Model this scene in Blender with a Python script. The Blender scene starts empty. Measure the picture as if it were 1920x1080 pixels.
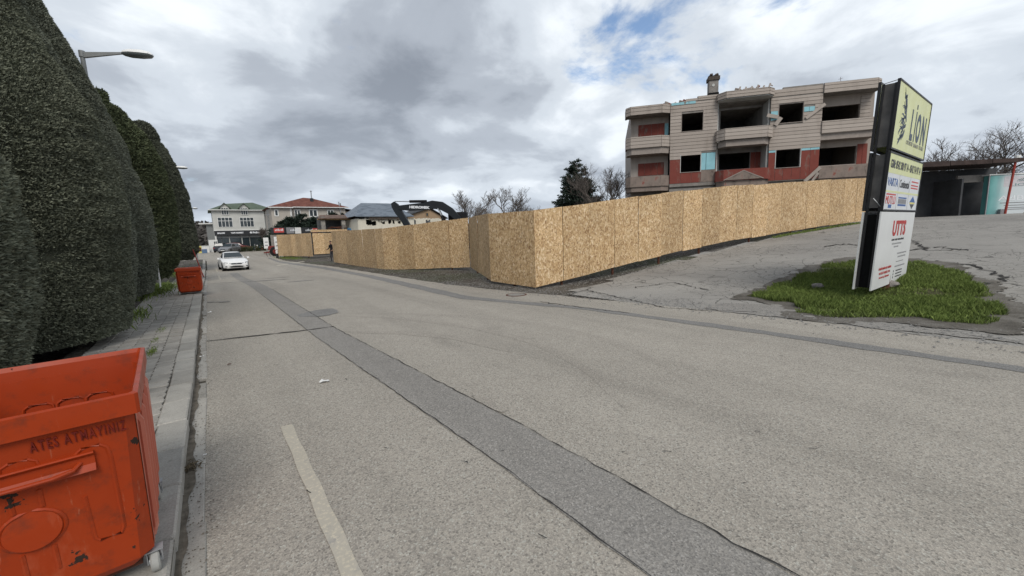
import bpy, bmesh, math, random
import numpy as np
from mathutils import Vector, Matrix

scene = bpy.context.scene
rnd = random.Random(7)
nrng = np.random.default_rng(11)
PI = math.pi
RAD = math.radians

# ------------------------------------------------------------------ camera
EYE = 1.75                      # phone held at about eye height above the road
FPX = 750.0                     # focal length in pixels of the 1920 px wide photograph
YAW, PITCH, ROLL = RAD(36.937), RAD(7.595), RAD(2.0)
_f = np.array([math.sin(YAW)*math.cos(PITCH), math.cos(YAW)*math.cos(PITCH), -math.sin(PITCH)])
_r = np.array([math.cos(YAW), -math.sin(YAW), 0.0])
_u = np.cross(_r, _f)
_cr, _sr = math.cos(ROLL), math.sin(ROLL)
CR, CU, CF = _cr*_r - _sr*_u, _sr*_r + _cr*_u, _f
cam_data = bpy.data.cameras.new("camera")
cam_data.sensor_width = 36.0
cam_data.lens = 36.0*FPX/1920.0
cam_data.clip_start = 0.05
cam_data.clip_end = 5000.0
cam = bpy.data.objects.new("camera", cam_data)
scene.collection.objects.link(cam)
cam.matrix_world = Matrix(((CR[0], CU[0], -CF[0], 0.0), (CR[1], CU[1], -CF[1], 0.0),
                           (CR[2], CU[2], -CF[2], EYE), (0, 0, 0, 1)))
scene.camera = cam

_bd = ((1300-960.0)*CR - (10-540.0)*CU + FPX*CF); BLUE_DIR = tuple(_bd/np.linalg.norm(_bd))     # where the cloud breaks
# ------------------------------------------------------------------ sky, sun, exposure
SUN_AZ, SUN_EL = RAD(202.0), RAD(46.0)      # behind the photographer, a little to the left
world = bpy.data.worlds.new("World"); scene.world = world; world.use_nodes = True
WN, WL = world.node_tree.nodes, world.node_tree.links
WN.clear()
def wn(t, **kw):
    n = WN.new(t)
    for k, v in kw.items(): setattr(n, k, v)
    return n
def wmath(op, a, b=None, clamp=False):
    n = wn('ShaderNodeMath', operation=op); n.use_clamp = clamp
    for i, v in enumerate((a, b)):
        if v is None: continue
        if isinstance(v, (int, float)): n.inputs[i].default_value = v
        else: WL.new(v, n.inputs[i])
    return n.outputs[0]
def wramp(fac, pts):
    n = wn('ShaderNodeValToRGB'); n.color_ramp.interpolation = 'EASE'
    el = n.color_ramp.elements
    while len(el) < len(pts): el.new(0.5)
    for e, (p, c) in zip(el, pts):
        e.position = p; e.color = (c, c, c, 1) if isinstance(c, (int, float)) else (*c, 1)
    WL.new(fac, n.inputs[0]); return n.outputs[0]
def wmix(fac, a, b):
    n = wn('ShaderNodeMix', data_type='RGBA')
    for s, v in ((n.inputs[0], fac), (n.inputs[6], a), (n.inputs[7], b)):
        if isinstance(v, (int, float)): s.default_value = v
        elif isinstance(v, tuple): s.default_value = (*v, 1)
        else: WL.new(v, s)
    return n.outputs[2]
sky = wn('ShaderNodeTexSky', sky_type='NISHITA'); sky.sun_disc = False
sky.sun_elevation = SUN_EL; sky.sun_rotation = SUN_AZ; sky.air_density = 1.0; sky.dust_density = 0.6
tc = wn('ShaderNodeTexCoord'); sep = wn('ShaderNodeSeparateXYZ'); WL.new(tc.outputs['Generated'], sep.inputs[0])
zc = wmath('MAXIMUM', sep.outputs[2], 0.0)
den = wmath('ADD', zc, 0.24)
px_ = wmath('DIVIDE', sep.outputs[0], den); py_ = wmath('DIVIDE', sep.outputs[1], den)
comb = wn('ShaderNodeCombineXYZ'); WL.new(px_, comb.inputs[0]); WL.new(py_, comb.inputs[1])
def wnoise(scale, detail, rough, dist, off):
    mp = wn('ShaderNodeMapping'); WL.new(comb.outputs[0], mp.inputs[0]); mp.inputs['Location'].default_value = off
    n = wn('ShaderNodeTexNoise'); n.inputs['Scale'].default_value = scale; n.inputs['Detail'].default_value = detail
    n.inputs['Roughness'].default_value = rough; n.inputs['Distortion'].default_value = dist
    WL.new(mp.outputs[0], n.inputs['Vector']); return n.outputs[0]
CLOUD_OFF = (3.1, 0.4, 0.0)
n_big = wnoise(0.75, 3, 0.5, 0.2, CLOUD_OFF)                      # the large grey masses
n_mid = wnoise(2.1, 9, 0.56, 0.25, (CLOUD_OFF[0]+5, CLOUD_OFF[1]+2, 0.3))
n_cov = wnoise(1.6, 8, 0.6, 0.3, (CLOUD_OFF[0]+1.7, CLOUD_OFF[1]+7.3, 1.1))
# the lower grey deck thickens towards the far left, the brighter broken cloud lies to the right
side = wmath('MULTIPLY', wmath('SUBTRACT', wmath('MULTIPLY', sep.outputs[0], 0.80), wmath('MULTIPLY', sep.outputs[1], 0.60)), 0.050)
shade = wmath('ADD', wmath('ADD', wmath('MULTIPLY', n_big, 0.66), wmath('MULTIPLY', n_mid, 0.46)), side)
shade_c = wramp(shade, [(0.43, (0.195, 0.220, 0.262)), (0.53, (0.325, 0.358, 0.408)), (0.605, (0.485, 0.528, 0.580)), (0.70, (0.70, 0.740, 0.780))])
# paler towards the horizon, where the layer is seen edge on through more air
hz = wramp(zc, [(0.0, 1.0), (0.14, 0.40), (0.40, 0.0)])
cloud_c = wmix(wmath('MULTIPLY', hz, 0.50), shade_c, (0.50, 0.56, 0.63))
blue = wn('ShaderNodeMixRGB', blend_type='MULTIPLY'); blue.inputs[0].default_value = 1.0
WL.new(sky.outputs[0], blue.inputs[1]); blue.inputs[2].default_value = (0.12, 0.12, 0.12, 1)
vd = wn('ShaderNodeVectorMath', operation='DOT_PRODUCT'); WL.new(tc.outputs['Generated'], vd.inputs[0]); vd.inputs[1].default_value = BLUE_DIR
gap = wramp(vd.outputs['Value'], [(0.90, 0.0), (0.985, 0.095)])
cover = wramp(wmath('ADD', wmath('SUBTRACT', n_cov, gap), wmath('MULTIPLY', hz, 0.25)), [(0.27, 0.0), (0.40, 1.0)])
final = wmix(cover, blue.outputs[0], cloud_c)
bg = wn('ShaderNodeBackground'); bg.inputs[1].default_value = 1.0; WL.new(final, bg.inputs[0])
wo = wn('ShaderNodeOutputWorld'); WL.new(bg.outputs[0], wo.inputs[0])

sun_d = bpy.data.lights.new("sun", 'SUN'); sun_d.energy = 1.5; sun_d.angle = RAD(26.0); sun_d.color = (1.0, 0.95, 0.88)
sun = bpy.data.objects.new("sun", sun_d); scene.collection.objects.link(sun)
_sd = Vector((math.sin(SUN_AZ)*math.cos(SUN_EL), math.cos(SUN_AZ)*math.cos(SUN_EL), math.sin(SUN_EL)))
sun.rotation_euler = _sd.to_track_quat('Z', 'Y').to_euler()
sun.location = _sd*60
vs = scene.view_settings
vs.view_transform = 'Standard'; vs.look = 'None'; vs.gamma = 1.0; vs.use_curve_mapping = False
vs.exposure = 0.50
scene.render.resolution_x, scene.render.resolution_y = 1024, 576
scene.render.engine = 'CYCLES'

# ------------------------------------------------------------------ pixel helpers (a pixel gives only a direction)
def ray(u, v):
    return ((u-960.0)*CR - (v-540.0)*CU + FPX*CF)/FPX
def proj(P):
    d = np.array(P, float) - np.array([0, 0, EYE]); x, y, z = d@CR, d@CU, d@CF
    return 960+FPX*x/z, 540-FPX*y/z
def onz(u, v, z=0.0):
    d = ray(u, v); t = (z-EYE)/d[2]; return np.array([d[0]*t, d[1]*t, z])
def on_y(u, v, Y):                       # on the vertical plane y = Y
    d = ray(u, v); t = Y/d[1]; return float(d[0]*t), float(d[2]*t+EYE)
def pole(u, vt, vb, h):                  # foot of an upright of height h seen between two rows
    b = ray(u, vb); lo, hi = .5, 400.
    for _ in range(60):
        m = (lo+hi)/2; P = b*m + np.array([0, 0, EYE])
        if proj(P+np.array([0, 0, h]))[1] < vt: lo = m
        else: hi = m
    return P
class Frame:                             # upright plane: x along it, y into it, z up
    def __init__(s, O, A):
        s.O = np.array(O[:2], float); a = np.array(A[:2], float); s.a = a/np.linalg.norm(a); s.n = np.array([-s.a[1], s.a[0]])
        s.rz = math.atan2(s.a[1], s.a[0])
    def px(s, u, v, y=0.0):
        d = ray(u, v); t = ((s.O+s.n*y)@s.n)/(d[:2]@s.n); P = d*t
        return float((P[:2]-s.O)@s.a), float(P[2]+EYE)
    def w(s, x, y, z):
        p = s.O+s.a*x+s.n*y; return (float(p[0]), float(p[1]), z)

# ------------------------------------------------------------------ terrain
_PX = np.array([-400, -60, 0, 7.5, 9.0, 10.5, 12.0, 16.0, 22.5, 30.0, 42.0, 60.0, 120.0, 700.0])
_PZ = np.array([-2.0, 0.2, 0, 0.0, 0.02, 0.07, 0.18, 0.56, 1.20, 1.72, 1.99, 2.10, 2.4, 2.4])
_xs = np.linspace(-400, 700, 5501); _zs = np.interp(_xs, _PX, _PZ)
_k = np.ones(9)/9.0
for _ in range(3): _zs = np.convolve(np.pad(_zs, 4, mode='edge'), _k, 'valid')
def sstep(a, b, x):
    t = np.clip((np.asarray(x, float)-a)/(b-a), 0, 1); return t*t*(3-2*t)
def tz(x, y):
    x = np.asarray(x, float); y = np.asarray(y, float)
    z = np.interp(x, _xs, _zs)*(1-0.45*sstep(14, 30, y))
    dip = -0.36*sstep(17, 33, y)*(1-sstep(40, 58, y))*(1-sstep(3.0, 7.5, x))
    far = 0.45*sstep(55, 100, y)
    return z+dip+far
def tzf(x, y): return float(tz(x, y))
def onground(u, v, add=0.0):
    d = ray(u, v); t = 1.0
    while t < 900:
        x, y, z = d[0]*t, d[1]*t, EYE+d[2]*t
        if z <= tzf(x, y)+add: break
        t *= 1.004
    return np.array([x, y, tzf(x, y)+add])

# ------------------------------------------------------------------ mesh helpers
COL = scene.collection
class MB:
    def __init__(s): s.v = []; s.f = []; s.m = []; s.mi = 0
    def add(s, vs, fs):
        o = len(s.v); s.v += [tuple(map(float, p)) for p in vs]; s.f += [tuple(i+o for i in f) for f in fs]; s.m += [s.mi]*len(fs); return s
    def box(s, x0, x1, y0, y1, z0, z1):
        s.add([(x0, y0, z0), (x1, y0, z0), (x1, y1, z0), (x0, y1, z0), (x0, y0, z1), (x1, y0, z1), (x1, y1, z1), (x0, y1, z1)],
              [(0, 3, 2, 1), (4, 5, 6, 7), (0, 1, 5, 4), (1, 2, 6, 5), (2, 3, 7, 6), (3, 0, 4, 7)]); return s
    def cbox(s, x0, x1, y0, y1, z0, z1, b=0.01):     # box with chamfered upright and top edges
        a = [(x0+b, y0), (x1-b, y0), (x1, y0+b), (x1, y1-b), (x1-b, y1), (x0+b, y1), (x0, y1-b), (x0, y0+b)]
        c = [(x0+2*b, y0+b), (x1-2*b, y0+b), (x1-b, y0+2*b), (x1-b, y1-2*b), (x1-2*b, y1-b), (x0+2*b, y1-b), (x0+b, y1-2*b), (x0+b, y0+2*b)]
        vs = [(p[0], p[1], z0) for p in a]+[(p[0], p[1], z1-b) for p in a]+[(p[0], p[1], z1) for p in c]
        fs = [tuple(range(7, -1, -1)), tuple(range(16, 24))]
        for k in (0, 8):
            for i in range(8): j = (i+1) % 8; fs.append((k+i, k+j, k+8+j, k+8+i))
        return s.add(vs, fs)
    def quad(s, a, b, c, d): return s.add([a, b, c, d], [(0, 1, 2, 3)])
    def prism(s, poly, y0, y1):                      # polygon in xz (counter-clockwise seen from -y) pulled along y
        n = len(poly)
        vs = [(x, y0, z) for x, z in poly]+[(x, y1, z) for x, z in poly]
        return s.add(vs, [tuple(range(n)), tuple(range(2*n-1, n-1, -1))]+[((i+1) % n, i, n+i, n+(i+1) % n) for i in range(n)])
    def slab(s, poly, z0, z1):                       # polygon in xy (counter-clockwise) pulled up
        n = len(poly)
        vs = [(x, y, z0) for x, y in poly]+[(x, y, z1) for x, y in poly]
        return s.add(vs, [tuple(range(n-1, -1, -1)), tuple(range(n, 2*n))]+[(i, (i+1) % n, n+(i+1) % n, n+i) for i in range(n)])
    def xprism(s, poly, x0, x1):                     # polygon in yz pulled along x
        n = len(poly)
        vs = [(x0, y, z) for y, z in poly]+[(x1, y, z) for y, z in poly]
        return s.add(vs, [tuple(range(n-1, -1, -1)), tuple(range(n, 2*n))]+[(i, (i+1) % n, n+(i+1) % n, n+i) for i in range(n)])
    def tube(s, pts, rad, n=8, cap=True):
        pts = [Vector(p) for p in pts]; rad = rad if hasattr(rad, '__len__') else [rad]*len(pts)
        vs, fs = [], []; ref = None
        for i, p in enumerate(pts):
            t = (pts[min(i+1, len(pts)-1)]-pts[max(i-1, 0)]).normalized()
            if ref is None: ref = Vector((0, 0, 1)) if abs(t.z) < .9 else Vector((1, 0, 0))
            a = t.cross(ref).normalized(); b = t.cross(a).normalized(); ref = a.cross(t)*-1 if False else ref
            for k in range(n):
                q = 2*PI*k/n; vs.append(p+(a*math.cos(q)+b*math.sin(q))*rad[i])
        for i in range(len(pts)-1):
            for k in range(n):
                j = (k+1) % n; fs.append((i*n+k, (i+1)*n+k, (i+1)*n+j, i*n+j))
        if cap: fs.append(tuple(range(n))); fs.append(tuple(range((len(pts)-1)*n+n-1, (len(pts)-1)*n-1, -1)))
        return s.add(vs, fs)
    def lathe(s, prof, c=(0, 0, 0), n=16, axis='z'):
        vs, fs = [], []
        for r, h in prof:
            for k in range(n):
                q = 2*PI*k/n; a, b = r*math.cos(q), r*math.sin(q)
                p = (a, b, h) if axis == 'z' else ((h, a, b) if axis == 'x' else (b, h, a))
                vs.append((p[0]+c[0], p[1]+c[1], p[2]+c[2]))
        for i in range(len(prof)-1):
            for k in range(n): j = (k+1) % n; fs.append((i*n+k, i*n+j, (i+1)*n+j, (i+1)*n+k))
        fs.append(tuple(range(n-1, -1, -1))); fs.append(tuple(range((len(prof)-1)*n, len(prof)*n)))
        return s.add(vs, fs)
    def bar(s, a, b, w, h=None):                     # square bar between two points
        h = h or w; a, b = Vector(a), Vector(b); t = (b-a).normalized()
        r = Vector((0, 0, 1)) if abs(t.z) < .95 else Vector((1, 0, 0))
        u = t.cross(r).normalized()*w/2; v = u.cross(t).normalized()*h/2
        return s.add([a-u-v, a+u-v, a+u+v, a-u+v, b-u-v, b+u-v, b+u+v, b-u+v],
                     [(0, 1, 2, 3), (7, 6, 5, 4), (0, 4, 5, 1), (1, 5, 6, 2), (2, 6, 7, 3), (3, 7, 4, 0)])
    def mesh(s, name):
        me = bpy.data.meshes.new(name); me.from_pydata(s.v, [], s.f)
        if any(s.m): me.polygons.foreach_set('material_index', s.m)
        bm = bmesh.new(); bm.from_mesh(me); bmesh.ops.recalc_face_normals(bm, faces=bm.faces); bm.to_mesh(me); bm.free()
        return me
    def build(s, name, mat, parent=None, smooth=False, loc=None, rz=0):
        me = s.mesh(name)
        return link(name, me, mat, parent, smooth, loc, rz)
def link(name, me, mat, parent=None, smooth=False, loc=None, rz=0):
    for m in (mat if isinstance(mat, (list, tuple)) else [mat]): me.materials.append(m)
    if smooth:
        me.polygons.foreach_set('use_smooth', [True]*len(me.polygons))
        if smooth != 'all': me.set_sharp_from_angle(angle=RAD(35))
    o = bpy.data.objects.new(name, me); COL.objects.link(o)
    if parent: o.parent = parent
    if loc is not None: o.location = loc
    if rz: o.rotation_euler = (0, 0, rz)
    return o
def npmesh(name, V, F):                              # V (n,3) floats, F (m,k) ints
    V = np.asarray(V, np.float32); F = np.asarray(F, np.int32); me = bpy.data.meshes.new(name)
    me.vertices.add(len(V)); me.vertices.foreach_set('co', V.ravel())
    k = F.shape[1]; me.loops.add(F.size); me.loops.foreach_set('vertex_index', F.ravel())
    me.polygons.add(len(F)); me.polygons.foreach_set('loop_start', np.arange(0, F.size, k, dtype=np.int32))
    me.update(calc_edges=True); me.validate(); return me
def thing(name, label, cat, loc=(0, 0, 0), rz=0, group=None):
    o = bpy.data.objects.new(name, None); COL.objects.link(o); o.empty_display_size = .2
    o.location = loc; o.rotation_euler = (0, 0, rz); tag(o, label, cat, group); return o
def tag(o, label, cat, group=None, kind=None):
    o['label'] = label; o['category'] = cat
    if group: o['group'] = group
    if kind: o['kind'] = kind
    return o
def struct(o, label=None): 
    o['kind'] = 'structure'
    if label: o['label'] = label
    return o
def copy_tree(o, parent=None):
    c = o.copy(); COL.objects.link(c); c.parent = parent
    for ch in list(o.children): copy_tree(ch, c)
    return c
def text(s, mat, parent, x, z, width=None, size=0.3, y=-0.004, depth=0.006, align='CENTER', bold=0.0, shear=0, name='lettering', height=None, space=1.0):
    cu = bpy.data.curves.new('t', 'FONT'); cu.body = s; cu.size = size; cu.align_x = align; cu.align_y = 'CENTER'
    cu.extrude = depth/2; cu.offset = bold; cu.shear = shear; cu.space_character = space; cu.resolution_u = 3
    t = bpy.data.objects.new('t', cu); COL.objects.link(t)
    dg = bpy.context.evaluated_depsgraph_get(); me = bpy.data.meshes.new_from_object(t.evaluated_get(dg))
    bpy.data.objects.remove(t); bpy.data.curves.remove(cu)
    n = len(me.vertices); co = np.empty(n*3, np.float32); me.vertices.foreach_get('co', co); co = co.reshape(-1, 3)
    if n == 0: return None
    sx = 1.0
    if width:
        w = co[:, 0].max()-co[:, 0].min(); sx = width/w
    sz = sx
    if height: sz = height/(co[:, 1].max()-co[:, 1].min())
    cx = 0 if align != 'CENTER' else (co[:, 0].max()+co[:, 0].min())/2; cz = (co[:, 1].max()+co[:, 1].min())/2
    out = np.stack([(co[:, 0]-cx)*sx, -co[:, 2], (co[:, 1]-cz)*sz], 1).astype(np.float32)
    me.vertices.foreach_set('co', out.ravel()); me.update(); me.name = name
    me.materials.clear()
    return link(name, me, mat, parent, False, (x, y, z))

# ------------------------------------------------------------------ materials
M = {}
class NT:
    def __init__(s, name):
        s.m = bpy.data.materials.new(name); s.m.use_nodes = True; s.t = s.m.node_tree; s.n = s.t.nodes; s.l = s.t.links
        s.b = s.n['Principled BSDF']; s.tc = s.n.new('ShaderNodeTexCoord'); M[name] = s.m
    def new(s, t, ins=None, **kw):
        n = s.n.new(t)
        for k, v in kw.items(): setattr(n, k, v)
        for k, v in (ins or {}).items(): s.set(n.inputs[k], v)
        return n
    def set(s, sock, v):
        if isinstance(v, bpy.types.NodeSocket): s.l.new(v, sock)
        elif isinstance(v, (tuple, list)) and len(v) == 3 and sock.type == 'RGBA': sock.default_value = (*v, 1)
        else: sock.default_value = v
    def co(s, scale=(1, 1, 1), rot=(0, 0, 0), src='Object', loc=(0, 0, 0)):
        if isinstance(scale, (int, float)): scale = (scale,)*3
        return s.new('ShaderNodeMapping', {'Vector': s.tc.outputs[src], 'Scale': scale, 'Rotation': rot, 'Location': loc}).outputs[0]
    def noise(s, scale, detail=4, rough=.5, vec=None, dist=0.0):
        n = s.new('ShaderNodeTexNoise', {'Scale': scale, 'Detail': detail, 'Roughness': rough, 'Distortion': dist, 'Vector': vec or s.tc.outputs['Object']}); return n.outputs[0]
    def voro(s, scale, vec=None, feature='F1', out='Distance', rand=1.0):
        n = s.new('ShaderNodeTexVoronoi', {'Scale': scale, 'Vector': vec or s.tc.outputs['Object'], 'Randomness': rand}, feature=feature); return n.outputs[out]
    def ramp(s, fac, pts, interp='LINEAR'):
        n = s.new('ShaderNodeValToRGB', {'Fac': fac}); el = n.color_ramp.elements; n.color_ramp.interpolation = interp
        while len(el) < len(pts): el.new(.5)
        for e, (p, c) in zip(el, pts): e.position = p; e.color = (c, c, c, 1) if isinstance(c, (int, float)) else (*c, 1)
        return n.outputs[0]
    def mix(s, fac, a, b, blend='MIX'):
        n = s.new('ShaderNodeMix', data_type='RGBA', blend_type=blend)
        s.set(n.inputs[0], fac); s.set(n.inputs[6], a); s.set(n.inputs[7], b); return n.outputs[2]
    def math(s, op, a, b=0.0, clamp=False):
        n = s.new('ShaderNodeMath', {0: a, 1: b}, operation=op); n.use_clamp = clamp; return n.outputs[0]
    def bump(s, h, strength=.3, dist=.02):
        s.l.new(s.new('ShaderNodeBump', {'Height': h, 'Strength': strength, 'Distance': dist}).outputs[0], s.b.inputs['Normal'])
    def rand(s): return s.new('ShaderNodeObjectInfo').outputs['Random']
    def island(s): return s.new('ShaderNodeNewGeometry').outputs['Random Per Island']
    def out(s, col, rough=.8, spec=.3, metal=0.0):
        s.set(s.b.inputs['Base Color'], col); s.set(s.b.inputs['Roughness'], rough); s.set(s.b.inputs['Specular IOR Level'], spec); s.set(s.b.inputs['Metallic'], metal); return s.m
def plain(name, col, rough=.6, spec=.4, metal=0.0, var=.12, scale=6.0, bump=0.0):
    t = NT(name); n = t.noise(scale, 5, .6); lo = tuple(c*(1-var) for c in col); hi = tuple(min(1, c*(1+var)) for c in col)
    c = t.ramp(n, [(.3, lo), (.7, hi)])
    if bump: t.bump(n, bump, .01)
    r = t.ramp(t.noise(scale*2.3, 3), [(.3, max(0, rough-.08)), (.7, min(1, rough+.08))])
    return t.out(c, r, spec, metal)
def asphalt(name, lo, hi, chip_lo, chip_hi, stain=.5):
    t = NT(name); W = t.tc.outputs['Object']
    big = t.noise(.35, 5, .6, W); mid = t.noise(2.2, 6, .65, W)
    base = t.mix(big, lo, hi)
    lane = t.noise(1.0, 4, .55, t.co((1.15, .07, 1), loc=(2.3, 0, 0)))          # streaks polished along the traffic
    base = t.mix(1.0, base, t.ramp(lane, [(.32, .86), (.5, 1.0), (.68, 1.09)]), 'MULTIPLY')
    base = t.mix(t.ramp(mid, [(.48, 0.0), (.75, stain*.6)]), base, tuple(c*.80 for c in lo))
    oil = t.ramp(t.noise(.8, 5, .6, t.co((1, .5, 1), loc=(5, 9, 0))), [(.62, 0.0), (.74, .35)]); base = t.mix(oil, base, tuple(c*.55 for c in lo))
    chips = t.voro(88, W, out='Color'); cs = t.new('ShaderNodeSeparateColor', {0: chips})
    grit = t.mix(cs.outputs[0], chip_lo, chip_hi)
    base = t.mix(.6, base, grit, 'MULTIPLY'); base = t.mix(t.ramp(cs.outputs[1], [(.90, 0.0), (.93, .45)]), base, tuple(min(.5, c*1.75) for c in lo)); base = t.mix(t.ramp(cs.outputs[2], [(.88, 0.0), (.92, .55)]), base, tuple(c*.42 for c in lo))
    sp = t.ramp(t.noise(115, 4, .75, W), [(.28, .62), (.5, 1.0), (.70, 1.36)])
    base = t.mix(1.0, base, sp, 'MULTIPLY')
    dots = t.ramp(t.voro(9, W), [(.035, 1.0), (.06, 0.0)])                      # scattered lost chips
    gate = t.ramp(t.noise(1.1, 3, .5, W), [(.52, 0.0), (.62, .55)])
    base = t.mix(t.math('MULTIPLY', dots, gate), base, (.05, .05, .05))
    t.bump(t.math('ADD', t.voro(88, W), t.noise(70, 3, .6, W)), .5, .004)
    return t.out(base, t.ramp(mid, [(.3, .80), (.7, .95)]), .25)
asphalt('asphalt', (.305, .283, .250), (.384, .357, .314), (.62, .61, .60), (1.25, 1.22, 1.16))
asphalt('asphalt_strip', (.240, .229, .212), (.276, .264, .244), (.65, .65, .65), (1.25, 1.22, 1.18))
asphalt('asphalt_mark', (.288, .267, .236), (.364, .338, .298), (.62, .61, .60), (1.25, 1.22, 1.16))
asphalt('asphalt_grey', (.205, .200, .192), (.240, .234, .224), (.6, .6, .6), (1.2, 1.2, 1.18), .8)
def yard():
    t = NT('asphalt_yard'); W = t.tc.outputs['Object']
    big = t.noise(.22, 6, .62, W); c = t.ramp(big, [(.3, (.228, .218, .202)), (.55, (.300, .287, .264)), (.75, (.352, .336, .308))])
    wob = t.new('ShaderNodeVectorMath', {0: W, 1: t.new('ShaderNodeVectorMath', {0: t.new('ShaderNodeTexNoise', {'Scale': 1.6, 'Detail': 4, 'Vector': W}).outputs['Color'], 1: (.7, .7, 0)}, operation='MULTIPLY').outputs[0]}, operation='ADD').outputs[0]
    d1 = t.voro(1.15, wob, 'DISTANCE_TO_EDGE'); cr1 = t.ramp(d1, [(.0, 1.0), (.018, 0.0)])
    d2 = t.voro(4.2, wob, 'DISTANCE_TO_EDGE'); cr2 = t.ramp(d2, [(.0, .9), (.035, 0.0)])
    gate1 = t.ramp(t.noise(.33, 3, .5, t.co(1, loc=(3, 1, 0))), [(.40, 0.0), (.54, .9)]); gate2 = t.ramp(t.noise(.42, 3, .5, t.co(1, loc=(9, 4, 0))), [(.46, 0.0), (.56, .9)])
    cr = t.math('MAXIMUM', t.math('MULTIPLY', cr1, gate1), t.math('MULTIPLY', cr2, gate2))
    c = t.mix(cr, c, (.035, .033, .030))
    sp = t.ramp(t.noise(90, 3, .65, W), [(.32, .70), (.5, 1.0), (.68, 1.25)]); c = t.mix(1.0, c, sp, 'MULTIPLY')
    c = t.mix(t.ramp(t.noise(.9, 6, .7, t.co(1, loc=(0, 7, 0))), [(.58, 0.0), (.75, .45)]), c, (.10, .095, .085))
    t.bump(t.math('SUBTRACT', t.noise(50, 3, .6, W), t.math('MULTIPLY', cr, 2.0)), .5, .008)
    return t.out(c, .92, .2)
yard()
def ground_mat():
    t = NT('ground'); W = t.tc.outputs['Object']
    n = t.noise(.6, 7, .65, W); c = t.ramp(n, [(.3, (.042, .036, .030)), (.5, (.080, .070, .059)), (.7, (.140, .127, .110))])
    c = t.mix(t.ramp(t.noise(.15, 4, .6, W), [(.5, 0.0), (.62, .6)]), c, (.052, .062, .026))
    st = t.voro(22, W, out='Color'); sv = t.new('ShaderNodeSeparateColor', {0: st}).outputs[0]
    c = t.mix(t.ramp(sv, [(.86, 0.0), (.9, .8)]), c, (.27, .26, .24))
    c = t.mix(1.0, c, t.ramp(t.noise(60, 3, .6, W), [(.3, .7), (.7, 1.3)]), 'MULTIPLY')
    t.bump(t.noise(18, 6, .7, W), .8, .03); return t.out(c, .95, .15)
ground_mat()
def concrete(name, lo, hi, sc=1.0):
    t = NT(name); W = t.tc.outputs['Object']; R = t.rand()
    wv = t.new('ShaderNodeVectorMath', {0: W, 1: t.new('ShaderNodeCombineXYZ', {0: t.math('MULTIPLY', R, 37.0), 1: t.math('MULTIPLY', R, 11.0)}).outputs[0]}, operation='ADD').outputs[0]
    c = t.mix(t.ramp(t.noise(3*sc, 7, .65, wv), [(.3, 0.0), (.7, 1.0)]), lo, hi)
    c = t.mix(1.0, c, t.ramp(R, [(0, .82), (1, 1.12)]), 'MULTIPLY')
    c = t.mix(1.0, c, t.ramp(t.noise(80*sc, 3, .7, wv), [(.3, .78), (.7, 1.16)]), 'MULTIPLY')
    c = t.mix(t.ramp(t.noise(7*sc, 6, .7, wv), [(.56, 0.0), (.72, .6)]), c, tuple(v*.42 for v in lo))
    t.bump(t.noise(45*sc, 5, .7, wv), .45, .006); return t.out(c, .9, .2)
concrete('kerb_concrete', (.300, .286, .258), (.410, .392, .354)); concrete('paver', (.285, .268, .240), (.395, .372, .334)); concrete('old_concrete', (.19, .175, .16), (.30, .28, .26), .5)
def osb():
    t = NT('osb'); R = t.rand()
    off = t.new('ShaderNodeCombineXYZ', {0: t.math('MULTIPLY', R, 53.0), 2: t.math('MULTIPLY', R, 91.0)}).outputs[0]
    W = t.new('ShaderNodeVectorMath', {0: t.tc.outputs['Object'], 1: off}, operation='ADD').outputs[0]
    cols = []
    for i, (ang, sc) in enumerate(((.45, (14, 14, 27)), (-.75, (15, 15, 30)), (1.35, (13, 13, 27)))):
        mr = t.new('ShaderNodeMapping', {'Vector': W, 'Rotation': (0, ang, 0)}).outputs[0]; mp = t.new('ShaderNodeMapping', {'Vector': mr, 'Scale': sc, 'Location': (i*7.3, 0, i*3.1)}).outputs[0]
        n = t.new('ShaderNodeTexVoronoi', {'Scale': 1.0, 'Vector': mp}); cs = t.new('ShaderNodeSeparateColor', {0: n.outputs['Color']})
        cols.append((cs.outputs[0], cs.outputs[1]))
    pal = [(0.0, (.285, .165, .078)), (.25, (.465, .300, .150)), (.55, (.570, .392, .208)), (.8, (.650, .470, .272)), (1.0, (.780, .615, .410))]
    a = t.ramp(cols[0][0], pal); b = t.ramp(cols[1][0], pal); c = t.ramp(cols[2][0], pal)
    x = t.mix(t.ramp(cols[1][1], [(.48, 0.0), (.52, 1.0)]), a, b); x = t.mix(t.ramp(cols[2][1], [(.62, 0.0), (.66, 1.0)]), x, c)
    x = t.mix(1.0, x, t.ramp(t.noise(.8, 4, .6, W), [(.3, .86), (.7, 1.10)]), 'MULTIPLY')
    x = t.mix(1.0, x, t.ramp(R, [(0, .84), (1, 1.10)]), 'MULTIPLY')
    fine = t.noise(1.0, 4, .7, t.new('ShaderNodeMapping', {'Vector': W, 'Scale': (60, 60, 160), 'Rotation': (0, .4, 0)}).outputs[0])
    x = t.mix(1.0, x, t.ramp(fine, [(.3, .8), (.7, 1.15)]), 'MULTIPLY')
    t.bump(cols[0][0], .25, .003); return t.out(x, .72, .3)
osb()
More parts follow.
